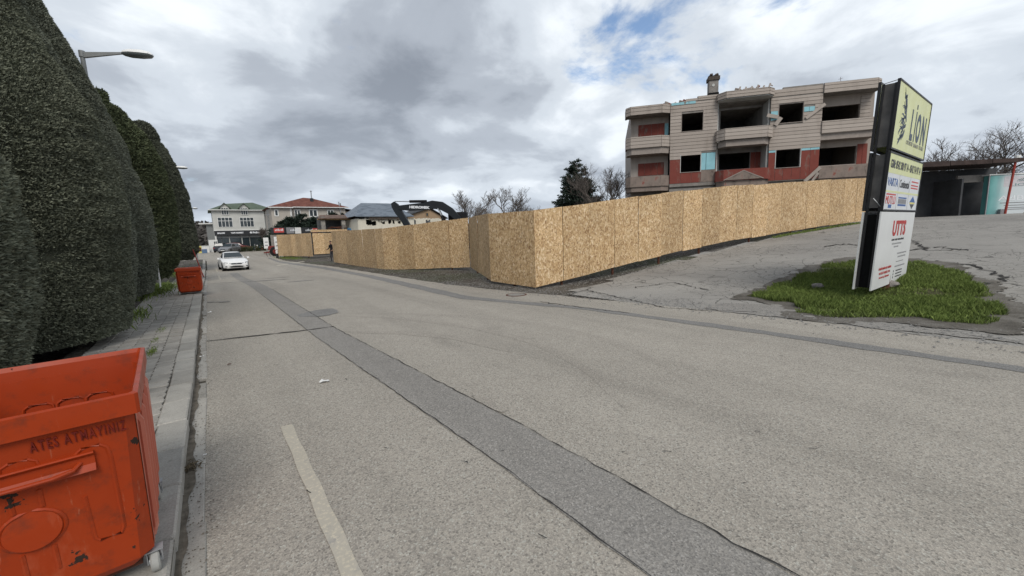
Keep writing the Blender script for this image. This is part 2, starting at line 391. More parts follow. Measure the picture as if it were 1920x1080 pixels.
def orange():
    t = NT('orange_paint'); W = t.tc.outputs['Object']
    c = t.mix(t.noise(1.7, 6, .65, W), (.285, .028, .004), (.385, .048, .007))
    c = t.mix(t.ramp(t.noise(9, 7, .75, W), [(.52, 0.0), (.70, .65)]), c, (.13, .030, .014))
    c = t.mix(t.ramp(t.noise(2.0, 7, .75, t.co((14, 14, 1.0), rot=(0, .3, .2))), [(.62, 0.0), (.68, .5)]), c, (.42, .16, .09))
    c = t.mix(t.ramp(t.noise(3.1, 6, .7, t.co((1, 1, .35), loc=(4, 2, 1))), [(.60, 0.0), (.78, .5)]), c, (.55, .17, .09))
    chip = t.ramp(t.noise(5.2, 5, .62, t.co(1, loc=(2.2, 8.1, .6))), [(.66, 0.0), (.667, 1.0)])
    c = t.mix(chip, c, (.035, .020, .014)); t.bump(t.noise(30, 4, .6, W), .06, .004)
    return t.out(c, t.mix(chip, t.ramp(t.noise(4, 4), [(.3, .34), (.7, .55)]), (.9, .9, .9)), .3)
orange()
def foliage(name, lo, hi, rough=.75, spec=.2):
    t = NT(name); W = t.tc.outputs['Object']
    c = t.mix(t.island(), lo, hi); c = t.mix(1.0, c, t.ramp(t.noise(1.3, 5, .6, W), [(.3, .75), (.7, 1.25)]), 'MULTIPLY')
    return t.out(c, rough, spec)
foliage('cypress', (.088, .098, .068), (.225, .238, .176)); foliage('cypress_grey', (.100, .112, .085), (.250, .265, .208)); foliage('cypress_green', (.044, .058, .030), (.130, .148, .080)); foliage('cypress_dark', (.058, .066, .048), (.150, .160, .118))
foliage('conifer', (.012, .022, .016), (.036, .052, .038)); foliage('grass', (.068, .105, .022), (.225, .290, .078), .65); foliage('shrub', (.030, .042, .018), (.085, .095, .05))
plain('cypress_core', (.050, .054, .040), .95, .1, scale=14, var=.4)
plain('bark', (.085, .070, .058), .9, .2, scale=12, var=.35, bump=.4); plain('twig', (.130, .112, .100), .9, .2, scale=4, var=.2)
plain('black_metal', (.016, .016, .017), .5, .4, scale=3, var=.3); plain('galv', (.36, .37, .38), .5, .5, .55, scale=8); plain('lamp_grey', (.22, .23, .23), .55, .4, .2)
plain('rust', (.095, .040, .026), .85, .2, scale=9, var=.45, bump=.3); plain('red_pipe', (.30, .045, .032), .6, .3, scale=6, var=.3)
plain('white_paint', (.74, .74, .72), .5, .4, scale=2, var=.05); plain('gutter_earth', (.135, .118, .095), .95, .1, scale=14, var=.45, bump=.5); plain('dark_gap', (.012, .012, .012), .9, .1); plain('rubber', (.018, .018, .018), .8, .2, scale=20)
plain('crack_dark', (.040, .038, .036), .9, .15, scale=30, var=.4); plain('stud', (.060, .042, .026), .9, .15, scale=7, var=.3); plain('timber', (.30, .20, .10), .85, .2, scale=7, var=.3)
# ================================================================== ground, road, pavement
def sheet(name, xs, ys, zf, mat, keep=None):
    X, Y = np.meshgrid(xs, ys); Z = zf(X, Y); nx, ny = len(xs), len(ys)
    V = np.stack([X.ravel(), Y.ravel(), Z.ravel()], 1)
    i, j = np.meshgrid(np.arange(nx-1), np.arange(ny-1)); a = (j*nx+i).ravel()
    F = np.stack([a, a+1, a+nx+1, a+nx], 1)
    if keep is not None:
        cx = V[F].mean(1); F = F[keep(cx[:, 0], cx[:, 1])]
    return link(name, npmesh(name, V, F), mat, None, 'all')
def graded(lo, a, b, hi, step, grow=1.25):
    mid = list(np.arange(a, b+1e-6, step)); out = [b]; s = step
    up = []; x = b
    while x < hi: s *= grow; x += s; up.append(min(x, hi))
    dn = []; x = a; s = step
    while x > lo: s *= grow; x -= s; dn.append(max(x, lo))
    return np.array(dn[::-1]+mid+up)
gx = graded(-900, -14, 62, 1200, 0.8); gy = graded(-700, -24, 125, 1500, 0.8)
def ground_z(x, y):
    # the wooded rise beyond the town and a slight roughness of the bare earth
    hill = 13.0*sstep(150, 330, y)*np.exp(-((x+45)/130.0)**2)
    rough = .022*np.sin(2.1*x+.7*y)*np.sin(1.7*y-.5*x)+.012*np.sin(5.3*x+1.1)*np.sin(4.7*y)
    bare = sstep(7.5, 9.0, x)*sstep(9.0, 11.0, y)
    return tz(x, y)-.03+hill+rough*bare*(1-sstep(40, 60, y))
struct(sheet('ground', gx, gy, ground_z, M['ground']))

def road_right(y):                       # right-hand edge of the carriageway
    return np.interp(y, [-40, 0, 2, 4.5, 8, 10.3, 13, 17.5, 29, 47, 54, 60, 66, 72], [8.65, 8.55, 8.50, 8.32, 7.75, 7.30, 7.0, 6.85, 6.85, 6.1, 6.3, 9, 16, 30])
def road_left(y): return np.interp(y, [-60, 56, 60, 66, 80], [-.20, -.20, -2.0, -12, -40])
def ribbon(name, ys, xl, xr, n, zf, mat, parent=None, wob=0.0, right_only=False):
    V, F = [], []
    for k, y in enumerate(ys):
        a, b = float(xl(y)), float(xr(y))
        for i in range(n+1):
            x = a+(b-a)*i/n
            if wob and (i == n or (i == 0 and not right_only)): x += wob*math.sin(y*3.1+i)+wob*.6*math.sin(y*7.7+2*i)+wob*.5*math.sin(y*17.3+i)
            V.append((x, y, float(zf(x, y))))
    for k in range(len(ys)-1):
        for i in range(n): a = k*(n+1)+i; F.append((a, a+1, a+n+2, a+n+1))
    return link(name, npmesh(name, V, F), mat, parent, 'all')
yr = list(np.arange(-22, 58, .35))+list(np.arange(58, 99, 1.0))
struct(ribbon('road', yr, road_left, lambda y: road_right(y), 14, lambda x, y: tz(x, y), M['asphalt'], wob=.035, right_only=True))
# asphalt yard up the slope to the right, ending at the hoarding
yx = np.arange(8.1, 75, .45); yy = np.arange(-22, 15, .45)
def yard_keep(x, y):
    top = np.interp(x, [8, 8.6, 9.6, 12, 15, 22.5, 30, 42, 75], [7.6, 8.2, 8.8, 9.0, 9.0, 8.2, 7.2, 9.0, 14.0])
    return (y < top+.35*np.sin(2.3*x)*.5) & (x > road_right(y)-.15)
struct(sheet('yard', yx, yy, lambda x, y: tz(x, y)-.006, M['asphalt_yard'], yard_keep))
# long repair strip in the road, grey seam along the right lane, and patches
def pL(y): return np.interp(y, [-5, 1.07, 2.65, 8, 18.9, 40], [1.68, 1.61, 1.60, 1.42, 1.28, 1.05])
def pR(y): return np.interp(y, [-5, .6, 2.7, 8.5, 19.5, 40], [2.24, 2.17, 2.14, 1.88, 1.79, 1.56])
ys = np.arange(-6, 36, .12)
struct(ribbon('repair_strip', ys, pL, pR, 3, lambda x, y: tz(x, y)+.005, M['asphalt_strip'], wob=.006))
def gL(y): return np.interp(y, [-20, 0, 2.9, 6.2, 9.9, 14, 20, 30, 46, 56], [7.45, 7.33, 7.15, 6.80, 5.75, 5.9, 6.1, 6.2, 5.5, 5.7])
def gw(y): return np.interp(y, [-20, 0, 3, 6, 10, 14, 25, 46, 56], [.30, .28, .27, .27, .42, .5, .45, .35, .3])
ys = np.arange(-20, 56, .2)
struct(ribbon('seam_strip', ys, lambda y: gL(y)-gw(y)/2, lambda y: gL(y)+gw(y)/2, 3, lambda x, y: tz(x, y)+.005, M['asphalt_grey'], wob=.02))
# crumbled dark edge between the road and the grass island
ys = np.arange(-12, 4.4, .15)
struct(ribbon('broken_edge', ys, lambda y: np.interp(y, [-12, 0, 2, 3.2, 4.4], [8.75, 8.72, 8.62, 8.50, 8.40]), lambda y: np.interp(y, [-12, 0, 1.2, 2.2, 3.2, 4.4], [9.0, 8.98, 8.95, 9.35, 9.75, 9.2]), 4, lambda x, y: tz(x, y)+.007, M['asphalt_strip'], wob=.07))
def blob(name, cx, cy, rx, ry, mat, ang=0, add=.009, n=22, jag=.12, seed=0):
    r = random.Random(seed); vs = [(cx, cy, tzf(cx, cy)+add)]
    ph = [r.uniform(0, 6.28) for _ in range(4)]
    for k in range(n):
        q = 2*PI*k/n; w = 1+jag*(math.sin(2*q+ph[0])+.7*math.sin(3*q+ph[1])+.5*math.sin(5*q+ph[2])+.4*math.sin(9*q+ph[3]))
        a, b = rx*w*math.cos(q), ry*w*math.sin(q); x = cx+a*math.cos(ang)-b*math.sin(ang); y = cy+a*math.sin(ang)+b*math.cos(ang)
        vs.append((x, y, tzf(x, y)+add))
    b = MB(); b.add(vs, [(0, 1+k, 1+(k+1) % n) for k in range(n)])
    return struct(b.build(name, mat))
p = onz(600, 587); blob('road_patch', p[0], p[1], .42, .55, M['asphalt_grey'], .1, seed=1)
p = onz(905, 760); blob('road_patch', p[0]+.06, p[1], .06, .28, M['asphalt_mark'], .05, seed=2)
for k, (u, v, rx, ry) in enumerate(((500, 526, .9, .28), (565, 527, .55, .3), (520, 521, .6, .18))):
    p = onground(u, v); blob('road_patch', p[0], p[1], rx, ry, M['asphalt_strip'], .0, seed=10+k)
# cracks: thin ribbons of dark filler
def crack(pts, w=.014, seed=0, jit=.02, mat='crack_dark', add=.012, step=.09, name='road_crack', parent=None):
    r = random.Random(seed); P = []
    for (a, b) in zip(pts[:-1], pts[1:]):
        n = max(2, int(math.dist(a, b)/step))
        for i in range(n): P.append((a[0]+(b[0]-a[0])*i/n+r.gauss(0, jit*.5), a[1]+(b[1]-a[1])*i/n+r.gauss(0, jit*.5)))
    P.append(pts[-1]); vs, fs = [], []
    for i, p in enumerate(P):
        q0, q1 = P[max(i-1, 0)], P[min(i+1, len(P)-1)]; dx, dy = q1[0]-q0[0], q1[1]-q0[1]; L = math.hypot(dx, dy) or 1
        ww = w*r.uniform(.25, 1.5)*.5; nx, ny = -dy/L*ww, dx/L*ww
        for s in (1, -1): x, y = p[0]+nx*s, p[1]+ny*s; vs.append((x, y, tzf(x, y)+add))
    for i in range(len(P)-1): fs.append((2*i, 2*i+1, 2*i+3, 2*i+2))
    b = MB(); b.add(vs, fs); return struct(b.build(name, M[mat]))
crack([(float(pR(y)), y) for y in np.arange(-3, 18, .5)], .010, 1, .014)
crack([(float(pL(y)), y) for y in np.arange(-3, 16, .5)], .007, 2, .012)
crack([(-.19, 9.10), (.5, 8.95), (1.45, 8.70), (1.9, 8.66)], .045, 3, .015)
p0 = onground(392, 532); p1 = onground(540, 524); crack([(p0[0], p0[1]), (p1[0], p1[1])], .16, 4, .03, 'asphalt_strip')
p0 = onz(390, 567); p1 = onz(430, 566); crack([(p0[0], p0[1]), (p1[0], p1[1])], .22, 5, .03, 'asphalt_strip')
for sd, px in enumerate(([(1010, 566), (1090, 577), (1180, 588)], [(1100, 545), (1250, 578), (1330, 583), (1420, 586)], [(1040, 541), (1075, 537), (1112, 540), (1070, 552)], [(1095, 533), (1180, 513), (1250, 495)], [(1190, 540), (1260, 530), (1330, 545)])):
    P = [onground(u, v) for u, v in px]; crack([(q[0], q[1]) for q in P], .035, 20+sd, .06, add=.010)
for sd, px in enumerate(([(1545, 463), (1580, 458), (1640, 462)], [(1700, 445), (1740, 470), (1810, 468)], [(1760, 490), (1830, 500), (1890, 520), (1840, 535)], [(1640, 497), (1700, 470), (1760, 463), (1815, 470)])):
    P = [onground(u, v) for u, v in px]; crack([(q[0], q[1]) for q in P], .07, 30+sd, .12, add=.010)
# tyre marks and little scars on the running surface
for sd in range(40):
    x, y = rnd.uniform(.2, 7.2), rnd.uniform(.6, 9); a = rnd.uniform(.2, .9); L = rnd.uniform(.02, .07)
    crack([(x, y), (x-L*math.sin(a), y+L*math.cos(a))], rnd.uniform(.004, .011), 100+sd, .006, step=.02, name='road_scar')
# faint tyre arcs where cars turn in and out of the yard
def arc(px, w, lift):
    P = [onz(u, v) for u, v in px]; Y = [p_[1] for p_ in P]; X_ = [p_[0] for p_ in P]; t_ = np.linspace(0, 1, len(P)); tt = np.linspace(0, 1, 40); xs_, ys_ = np.interp(tt, t_, X_), np.interp(tt, t_, Y)
    for _ in range(3): xs_[1:-1] = (xs_[:-2]+xs_[1:-1]+xs_[2:])/3; ys_[1:-1] = (ys_[:-2]+ys_[1:-1]+ys_[2:])/3
    b = MB(); vs, fs = [], []
    for i in range(40):
        dx_, dy_ = xs_[min(i+1, 39)]-xs_[max(i-1, 0)], ys_[min(i+1, 39)]-ys_[max(i-1, 0)]; L = math.hypot(dx_, dy_); ww = w*.5*math.sin(PI*min(1, .08+i/39*.9))**.5
        for s_ in (1, -1): vs.append((xs_[i]-dy_/L*ww*s_, ys_[i]+dx_/L*ww*s_, tzf(xs_[i], ys_[i])+lift))
    b.add(vs, [(2*i, 2*i+1, 2*i+3, 2*i+2) for i in range(39)]); struct(b.build('tyre_mark', M['asphalt_mark']))
arc([(620, 587), (750, 588), (900, 594), (1040, 612), (1180, 650), (1300, 720)], .22, .0012); arc([(640, 592), (760, 598), (880, 612), (1000, 640), (1100, 690), (1180, 770)], .20, .0021); arc([(640, 622), (760, 624), (860, 634), (960, 660)], .24, .0030)
# painted edge line, dashed and worn
def dash_mat():
    t = NT('road_paint'); W = t.tc.outputs['Object']
    c = t.mix(t.noise(3, 4), (.47, .425, .33), (.57, .52, .42)); w = t.ramp(t.noise(42, 5, .7, W), [(.40, 0.0), (.47, 1.0)])
    w2 = t.ramp(t.noise(6, 5, .6, W), [(.50, 0.0), (.70, .9)])
    c = t.mix(t.math('MAXIMUM', t.math('MULTIPLY', w, .45), t.math('MULTIPLY', w2, w)), c, (.29, .28, .26)); return t.out(c, .85, .2)
dash_mat()
for (y0, y1) in ((1.05, 4.32), (29.5, 34.5), (39, 44)):
    ysd = np.arange(y0, y1+.01, .1)
    struct(ribbon('edge_line', list(ysd), lambda y: .375+.004*math.sin(9*y), lambda y: .470+.004*math.sin(11*y), 1, lambda x, y: tz(x, y)+.006, M['road_paint']))
p = onground(545, 494); 
struct(ribbon('edge_line', list(np.arange(p[1]-.5, p[1]+.6, .2)), lambda y: p[0]-1.1, lambda y: p[0]+1.1, 3, lambda x, y: tz(x, y)+.006, M['road_paint']))
# manhole and gully covers
def cover(u, v, r, label, name='manhole_cover'):
    p = onground(u, v); t = thing(name, label, 'manhole cover', (p[0], p[1], p[2]))
    b = MB(); b.lathe([(r*1.18, -.02), (r*1.18, .010), (r*1.05, .014), (r*1.03, .006)], n=24); b.build('frame', M['rust'], t)
    b = MB(); b.lathe([(r, -.02), (r, .008), (r*.9, .014), (r*.86, .009), (r*.45, .009), (r*.42, .014), (r*.2, .014)], n=24); b.build('lid', M['asphalt_strip'], t)
cover(968, 553, .26, 'small round iron cover set in the road edge below the corner of the chipboard hoarding')

# ---------------- pavement with kerb, gutter stones and pavers
pav_h = .12
pav = ribbon('pavement', list(np.arange(-14, 60, .5)), lambda y: -1.95, lambda y: -.325, 3, lambda x, y: tz(x, y)+pav_h-.025, M['ground']); struct(pav)
b = MB()
def placed(name, me, mat, parent, x, y, z, rz=0.0, tilt=0.0):
    o = link(name, me, mat, parent) if len(me.materials) == 0 else None
    if o is None: o = bpy.data.objects.new(name, me); COL.objects.link(o); o.parent = parent
    o.location = (x, y, z); o.rotation_euler = (tilt, rnd.gauss(0, .006), rz); return o
stone = MB().cbox(-.110, .110, -.319, .319, -.22, 0, .012).mesh('kerb_stone')
gut = MB().cbox(-.058, .058, -.43, .43, -.1, 0, .006).mesh('gutter_stone')
gut2 = MB().cbox(-.058, .058, -.43, .2, -.1, 0, .006).mesh('gutter_stone')
y = -3.0; k = 0
while y < 58:
    placed('kerb_stone', stone, M['kerb_concrete'], pav, -.430+rnd.gauss(0, .004), y+.325, tzf(-.4, y)+pav_h+rnd.gauss(0, .004), rnd.gauss(0, .006)); y += .648
y = -3.0
while y < 42:
    placed('gutter_stone', gut if rnd.random() < .8 else gut2, M['kerb_concrete'], pav, -.252+rnd.gauss(0, .004), y+.43, tzf(-.2, y)+.012+rnd.gauss(0, .003), rnd.gauss(0, .008)); y += .868
struct(ribbon('gutter_soil', list(np.arange(-3, 45, .07)), lambda y: -.335, lambda y: -.275, 2, lambda x, y: tz(x, y)+.017, M['gutter_earth'], wob=.016, right_only=True))
# interlocking pavers: saw-tooth sides, laid in rows along the street
def paver_mesh():
    L, Wd, t = .099, .0985, .010
    pl = [(-Wd, -L), (-Wd*.35, -L+t), (Wd*.35, -L-t), (Wd, -L), (Wd+t, -L*.3), (Wd-t, L*.3), (Wd, L), (Wd*.35, L-t), (-Wd*.35, L+t), (-Wd, L), (-Wd-t, L*.3), (-Wd+t, -L*.3)]
    pl = [(x*.985, y*.985) for x, y in pl]; n = len(pl)
    vs = [(x, y, -.05) for x, y in pl]+[(x, y, -.006) for x, y in pl]+[(x*.94, y*.94, 0) for x, y in pl]; b = MB()
    fs = [tuple(range(2*n, 3*n))]
    for k in (0, n):
        for i in range(n): j = (i+1) % n; fs.append((k+i, k+j, k+n+j, k+n+i))
    b.add(vs, fs); return b.mesh('paver')
pm = paver_mesh(); rest = MB(); cnt = 0; pvs = [tuple(v.co) for v in pm.vertices]; pfs = [tuple(p.vertices) for p in pm.polygons]
yrow = 1.2; 
while yrow < 44:
    for c in range(6):
        x = -.645-.2*c; off = .1*(c % 2); yy_ = yrow+off; dz = rnd.gauss(0, .004)+.012*math.sin(yy_*1.3+c); z = tzf(x, yy_)+pav_h-.002+dz
        if c < 5 and cnt < 298 and 3.6 < yy_ < 15.9:
            o = placed('paver', pm, M['paver'], pav, x, yy_, z, rnd.gauss(0, .012)); o.rotation_euler[0] = rnd.gauss(0, .012); cnt += 1
        else: rest.add([(px+x, py+yy_, pz+z) for px, py, pz in pvs], pfs)
    yrow += .2
o = rest.build('far_pavers', M['paver'], pav); o['kind'] = 'stuff'
# dirt and crumbs caught along the kerb
def crumbs(name, label, cat, pts, s0, s1, mat, seed):
    r = np.random.default_rng(seed); n = len(pts); V = np.zeros((n, 5, 3)); 
    base = np.array([(0, 0, 1), (1, 0, 0), (-.5, .9, 0), (-.5, -.9, 0), (0, 0, -.3)], float)
    s = r.uniform(s0, s1, (n, 1, 1))*r.uniform(.6, 1.3, (n, 5, 1)); a = r.uniform(0, 6.28, n); 
    rot = np.stack([np.stack([np.cos(a), -np.sin(a), 0*a], 1), np.stack([np.sin(a), np.cos(a), 0*a], 1), np.stack([0*a, 0*a, 0*a+.7], 1)], 1)
    V = np.einsum('nij,kj->nki', rot, base)*s+np.array(pts)[:, None, :]
    tri = np.array([(0, 1, 2), (0, 2, 3), (0, 3, 1)]); F = (np.arange(n)[:, None, None]*5+tri[None]).reshape(-1, 3)
    o = link(name, npmesh(name, V.reshape(-1, 3), F), mat); return tag(o, label, cat, kind='stuff')
pts = []
for _ in range(2600):
    y = 1.5+26*rnd.random()**1.6; x = -.312+abs(rnd.gauss(0, .035)) if rnd.random() < .7 else -.19+rnd.gauss(0, .03)
    pts.append((x, y, tzf(x, y)+.016))
crumbs('gutter_dirt', 'brown soil and crumbs gathered in the gutter along the kerb', 'dirt', pts, .003, .009, M['gutter_earth'], 3)
pts = []
for _ in range(2400):
    y = rnd.uniform(-3, 14); x = float(road_right(y))+rnd.gauss(.25, .35); pts.append((x, y, tzf(x, y)+.008))
for _ in range(1500):
    y = rnd.uniform(9, 24); x = rnd.uniform(7.0, 10.2); pts.append((x, y, float(ground_z(x, y))+.006))
crumbs('loose_gravel', 'loose chips and gravel along the broken road edge', 'gravel', pts, .006, .028, M['asphalt_grey'], 4)

# ================================================================== chipboard hoarding
def run_pts(px):      # (u, top row, bottom row) -> foot and top points, from the 2.44 m height of a board
    return [pole(u, vt, vb, 2.44) for (u, vt, vb) in px]
def hoarding(name, label, P, heights=2.44, w=1.22):
    base = P[0]; t = thing(name, label, 'fence', (base[0], base[1], tzf(base[0], base[1])))
    ox, oy, oz = t.location; r = random.Random(len(P)*7+int(base[1]))
    # resample the line at board width, corner by corner
    for (A, B) in zip(P[:-1], P[1:]):
        A, B = np.array(A, float), np.array(B, float); L = math.hypot(B[0]-A[0], B[1]-A[1]); n = max(1, round(L/w)); rz = math.atan2(B[1]-A[1], B[0]-A[0])
        d = (B[:2]-A[:2])/L; nrm = np.array([-d[1], d[0]]); 
        if nrm@(A[:2]) < 0: nrm = -nrm                     # pointing away from the road
        side = 1 if (nrm@np.array([-math.sin(rz), math.cos(rz)])) > 0 else -1
        for i in range(n):
            p = A+(B-A)*i/n; q = A+(B-A)*(i+1)/n; W = L/n-.016; dz = q[2]-p[2]; lean = r.gauss(0, .012); jz = r.gauss(0, .011)
            b = MB(); th = .015; y0, y1 = (0, th) if side > 0 else (-th, 0)
            vs = [(0, y0, 0), (W, y0, dz), (W, y1, dz), (0, y1, 0), (0, y0+lean, heights), (W, y0+lean*.4, dz+heights), (W, y1+lean*.4, dz+heights), (0, y1+lean, heights)]
            b.add(vs, [(0, 3, 2, 1), (4, 5, 6, 7), (0, 1, 5, 4), (1, 2, 6, 5), (2, 3, 7, 6), (3, 0, 4, 7)])
            o = b.build('board', M['osb'], t); off = nrm*r.uniform(0, .020)
            o.location = (p[0]-ox+off[0], p[1]-oy+off[1], p[2]-oz+jz); o.rotation_euler = (0, 0, rz)
            if i > 0:                                        # dark stud behind each joint
                x, y = p[:2]+nrm*.052; b = MB(); b.box(-.035, .035, -.012, .012, p[2]+.02-oz, p[2]+heights-.03-oz); o = b.build('stud', M['stud'], t); o.location = (x-ox, y-oy, 0); o.rotation_euler = (0, 0, rz)
            if i % 2 == 1 or n == 1:
                s = p; x, y = s[:2]+nrm*.14; g = tzf(x, y); b = MB(); b.box(-.03, .03, -.03, .03, g-.35-oz, s[2]+heights-.10-oz)
                o = b.build('post', M['rust'], t); o.location = (x-ox, y-oy, 0); o.rotation_euler = (0, 0, rz)
        for hz_ in (.35, 1.25, 2.1):
            b = MB(); a3 = (A[0]+nrm[0]*.085-ox, A[1]+nrm[1]*.085-oy, A[2]+hz_-oz); b3 = (B[0]+nrm[0]*.085-ox, B[1]+nrm[1]*.085-oy, B[2]+hz_-oz)
            b.bar(a3, b3, .04, .06); b.build('rail', M['timber'], t)
    return t
Pc, Pb, Pg = (8.25, 9.70, .04), (8.18, 12.18, .09), (10.35, 17.15, .22)
right_px = [(1100, 382.5, 514), (1200, 367.5, 490), (1290, 356, 470), (1380, 348, 450), (1460, 343, 436.5), (1545, 338, 423), (1632, 332, 412.5)]
Pr = run_pts(right_px)
# steady the pixel estimates: keep their order along the line but smooth distance and level
Pr = [np.array(Pc)]+Pr; Q = np.array(Pr); s_ = np.r_[0, np.cumsum(np.hypot(*np.diff(Q[:, :2], axis=0).T))]
cx_ = np.polyfit(Q[:, 0], Q[:, 1], 2); Q[1:, 1] = np.polyval(cx_, Q[1:, 0])
right_run = [tuple(Pc)]+[tuple(q) for q in Q[1:]]
hoarding('hoarding', 'long run of chipboard hoarding climbing the slope towards the half-demolished block', right_run)
hoarding('hoarding', 'short kinked piece of chipboard hoarding with an open slit at its inner end', [Pc, Pb, Pg])
Pe, Pd = (8.24, 23.41, -.08), (7.90, 34.0, .06)
hoarding('hoarding', 'chipboard hoarding folded in a shallow V beside the road, in front of the excavator', [(10.335, 17.19, .22), Pe, Pd])
PL1, PL0 = (8.72, 46.1, .22), (6.64, 54.45, .20)
hoarding('hoarding', 'far chipboard hoarding curving to the end beside the red machine', [PL1, (7.9, 50.2, .19), PL0, (9.6, 57.5, .25)])
# gate leaf standing back beside the opening
gt = thing('site_gate', 'chipboard gate leaf in a dark steel frame at the site entrance', 'gate', (8.78, 46.15, tzf(8.8, 46.15)))
for i in range(3):
    b = MB(); b.box(.06+i*1.16, .06+(i+1)*1.16-.006, .03, .045, .40, 2.62); b.build('board', M['osb'], gt)
for nm, x0, x1, z0, z1 in (('frame_rail', .0, 3.6, .30, .40), ('frame_rail', .0, 3.6, 2.62, 2.70), ('frame_stile', .0, .09, .401, 2.619), ('frame_stile', 3.52, 3.6, .401, 2.619)):
    b = MB(); b.box(x0, x1, .0, .06, z0, z1); b.build(nm, M['black_metal'], gt)
b = MB(); b.box(-.02, 3.62, .02, .035, 2.72, 2.95); b.build('head_board', M['osb'], gt)
b = MB(); b.box(3.7, 3.85, -.02, .12, -.2, 2.9); b.build('gate_post', M['rust'], gt)

# ================================================================== clipped cypresses
def pnoise(P, f, seed):
    r = np.random.default_rng(seed); s = np.zeros(len(P))
    for k in range(5):
        d = r.normal(size=(3,)); d /= np.linalg.norm(d); e = r.normal(size=(3,)); e /= np.linalg.norm(e)
        s += np.sin(P@d*f*r.uniform(.7, 1.4)+r.uniform(0, 6.28))*np.sin(P@e*f*r.uniform(.7, 1.4)+r.uniform(0, 6.28))
    return s/2.5
def sprigs(P, N, size, r, droop=.25, width=.34, spread=.55):
    # leaf sprays: small kites leaning outward from the surface
    n = len(P); d = N+r.normal(0, spread, (n, 3)); d[:, 2] -= droop*r.random(n)-.25; d /= np.linalg.norm(d, axis=1)[:, None]
    a = np.cross(d, r.normal(size=(n, 3))); a /= np.linalg.norm(a, axis=1)[:, None]+1e-9
    L = size*r.uniform(.6, 1.35, (n, 1)); W = L*width
    V = np.stack([P-d*L*.35, P+a*W*.5+d*L*.25, P+d*L*.75, P-a*W*.5+d*L*.25], 1).reshape(-1, 3)
    F = np.arange(4*n).reshape(-1, 4); return V, F
def cypress(label, cx, cy, prof, nspr, size, mat, seed, name='clipped_cypress'):
    r = np.random.default_rng(seed); g = tzf(cx, cy)
    t = thing(name, label, 'tree', (cx, cy, g), group='clipped cypresses along the pavement')
    z = np.array([p[0] for p in prof])-g; rr = np.array([p[1] for p in prof])
    # core
    nz, nt = 46, 64; zz = np.linspace(z[0], z[-1], nz); b = []
    def surf(zv, th, shrink):
        R = np.interp(zv, z, rr); P = np.stack([R*np.cos(th), R*np.sin(th), zv], 1)
        w = .075*pnoise(P, 1.1, seed)+.045*pnoise(P, 3.2, seed+1)+.020*pnoise(P, 9, seed+2)
        R2 = np.maximum(R*(1+.03*np.sin(3*th+seed))+w*min(1, 1.2)-shrink, .01)
        return np.stack([R2*np.cos(th), R2*np.sin(th), zv], 1)
    TH, ZZ = np.meshgrid(np.linspace(0, 2*PI, nt, endpoint=False), zz); V = surf(ZZ.ravel(), TH.ravel(), size*.75)
    i, j = np.meshgrid(np.arange(nt), np.arange(nz-1)); a = (j*nt+i).ravel(); c = (j*nt+(i+1) % nt).ravel(); F = np.stack([a, c, c+nt, a+nt], 1)
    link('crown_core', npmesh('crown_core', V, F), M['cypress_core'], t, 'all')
    # sprays on the clipped surface, denser where the street sees it
    n = int(nspr*2.2); zt = r.uniform(z[0], z[-1], n*2); keep = r.random(n*2) < np.interp(zt, z, rr)/rr.max(); zt = zt[keep][:n]; th = r.uniform(0, 2*PI, len(zt))
    front = np.cos(th-math.atan2(-cy*.6, 3.3)); keep = r.random(len(zt)) < np.where(front > -.25, 1.0, .12); zt, th = zt[keep][:nspr], th[keep][:nspr]
    P = surf(zt, th, 0); slope = np.gradient(rr, z); sl = np.interp(zt, z, slope)
    N = np.stack([np.cos(th), np.sin(th), -sl], 1); N /= np.linalg.norm(N, axis=1)[:, None]
    gap = pnoise(P*np.array([1, 1, 2.2]), 7.5, seed+5); P = P-N*(np.clip(gap, 0, 2)*size*.75)[:, None]-N*(r.random((len(P), 1))*size*.5)
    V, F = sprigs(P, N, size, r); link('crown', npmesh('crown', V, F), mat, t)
    b = MB(); b.tube([(0, 0, -.3), (0, 0, z[0]+.9), (.05, 0, z[-1]*.7)], [.17, .15, .04], 8); b.build('trunk', M['bark'], t)
    return t
def prof_from(cx, cy, sil, top, bot):
    # radius at height from the tree's outline: nearest approach of each outline ray to its axis
    out = []
    for (u, v) in sil:
        d = ray(u, v); h = math.hypot(d[0], d[1]); ux, uy = d[0]/h, d[1]/h; s = cx*ux+cy*uy; rr = abs(cx*uy-cy*ux); out.append((EYE+d[2]/h*s, rr))
    out.sort(); z0, r0 = out[0]; z1, r1 = out[-1]
    lo = [(bot, r0*.86), (bot+(z0-bot)*.5, r0*.97)] if z0 > bot+.3 else []
    hi = [(z1+(top-z1)*f, r1*math.sqrt(max(0, 1-f**1.7))) for f in (.2, .4, .6, .75, .87, .95, .985, 1.0)]
    return lo+out+hi
Tz = .12
cypress('low clipped cypress whose rounded flank meets the tall one by the empty orange bin', -3.4, 5.3, prof_from(-3.4, 5.3, [(52, 660), (57, 560), (55, 520), (45, 470), (30, 430), (14, 385), (0, 345)], 4.2, .2), 130000, .045, M['cypress'], 21)
cypress('broad tall clipped cypress behind the empty orange bin', -3.3, 10.2, prof_from(-3.3, 10.2, [(243, 610), (246, 560), (244, 500), (240, 430), (229, 370), (214, 311), (180, 240), (133, 169), (90, 90), (39, 13)], 8.2, .2), 300000, .050, M['cypress'], 22)
cypress('slim clipped cypress squeezed in beside the broad tall one', -3.9, 14.0, prof_from(-3.9, 14.0, [(258, 560), (262, 500), (258, 430), (243, 370), (220, 311), (185, 235), (143, 160), (103, 90), (68, 35)], 8.4, .2), 110000, .055, M['cypress_grey'], 23)
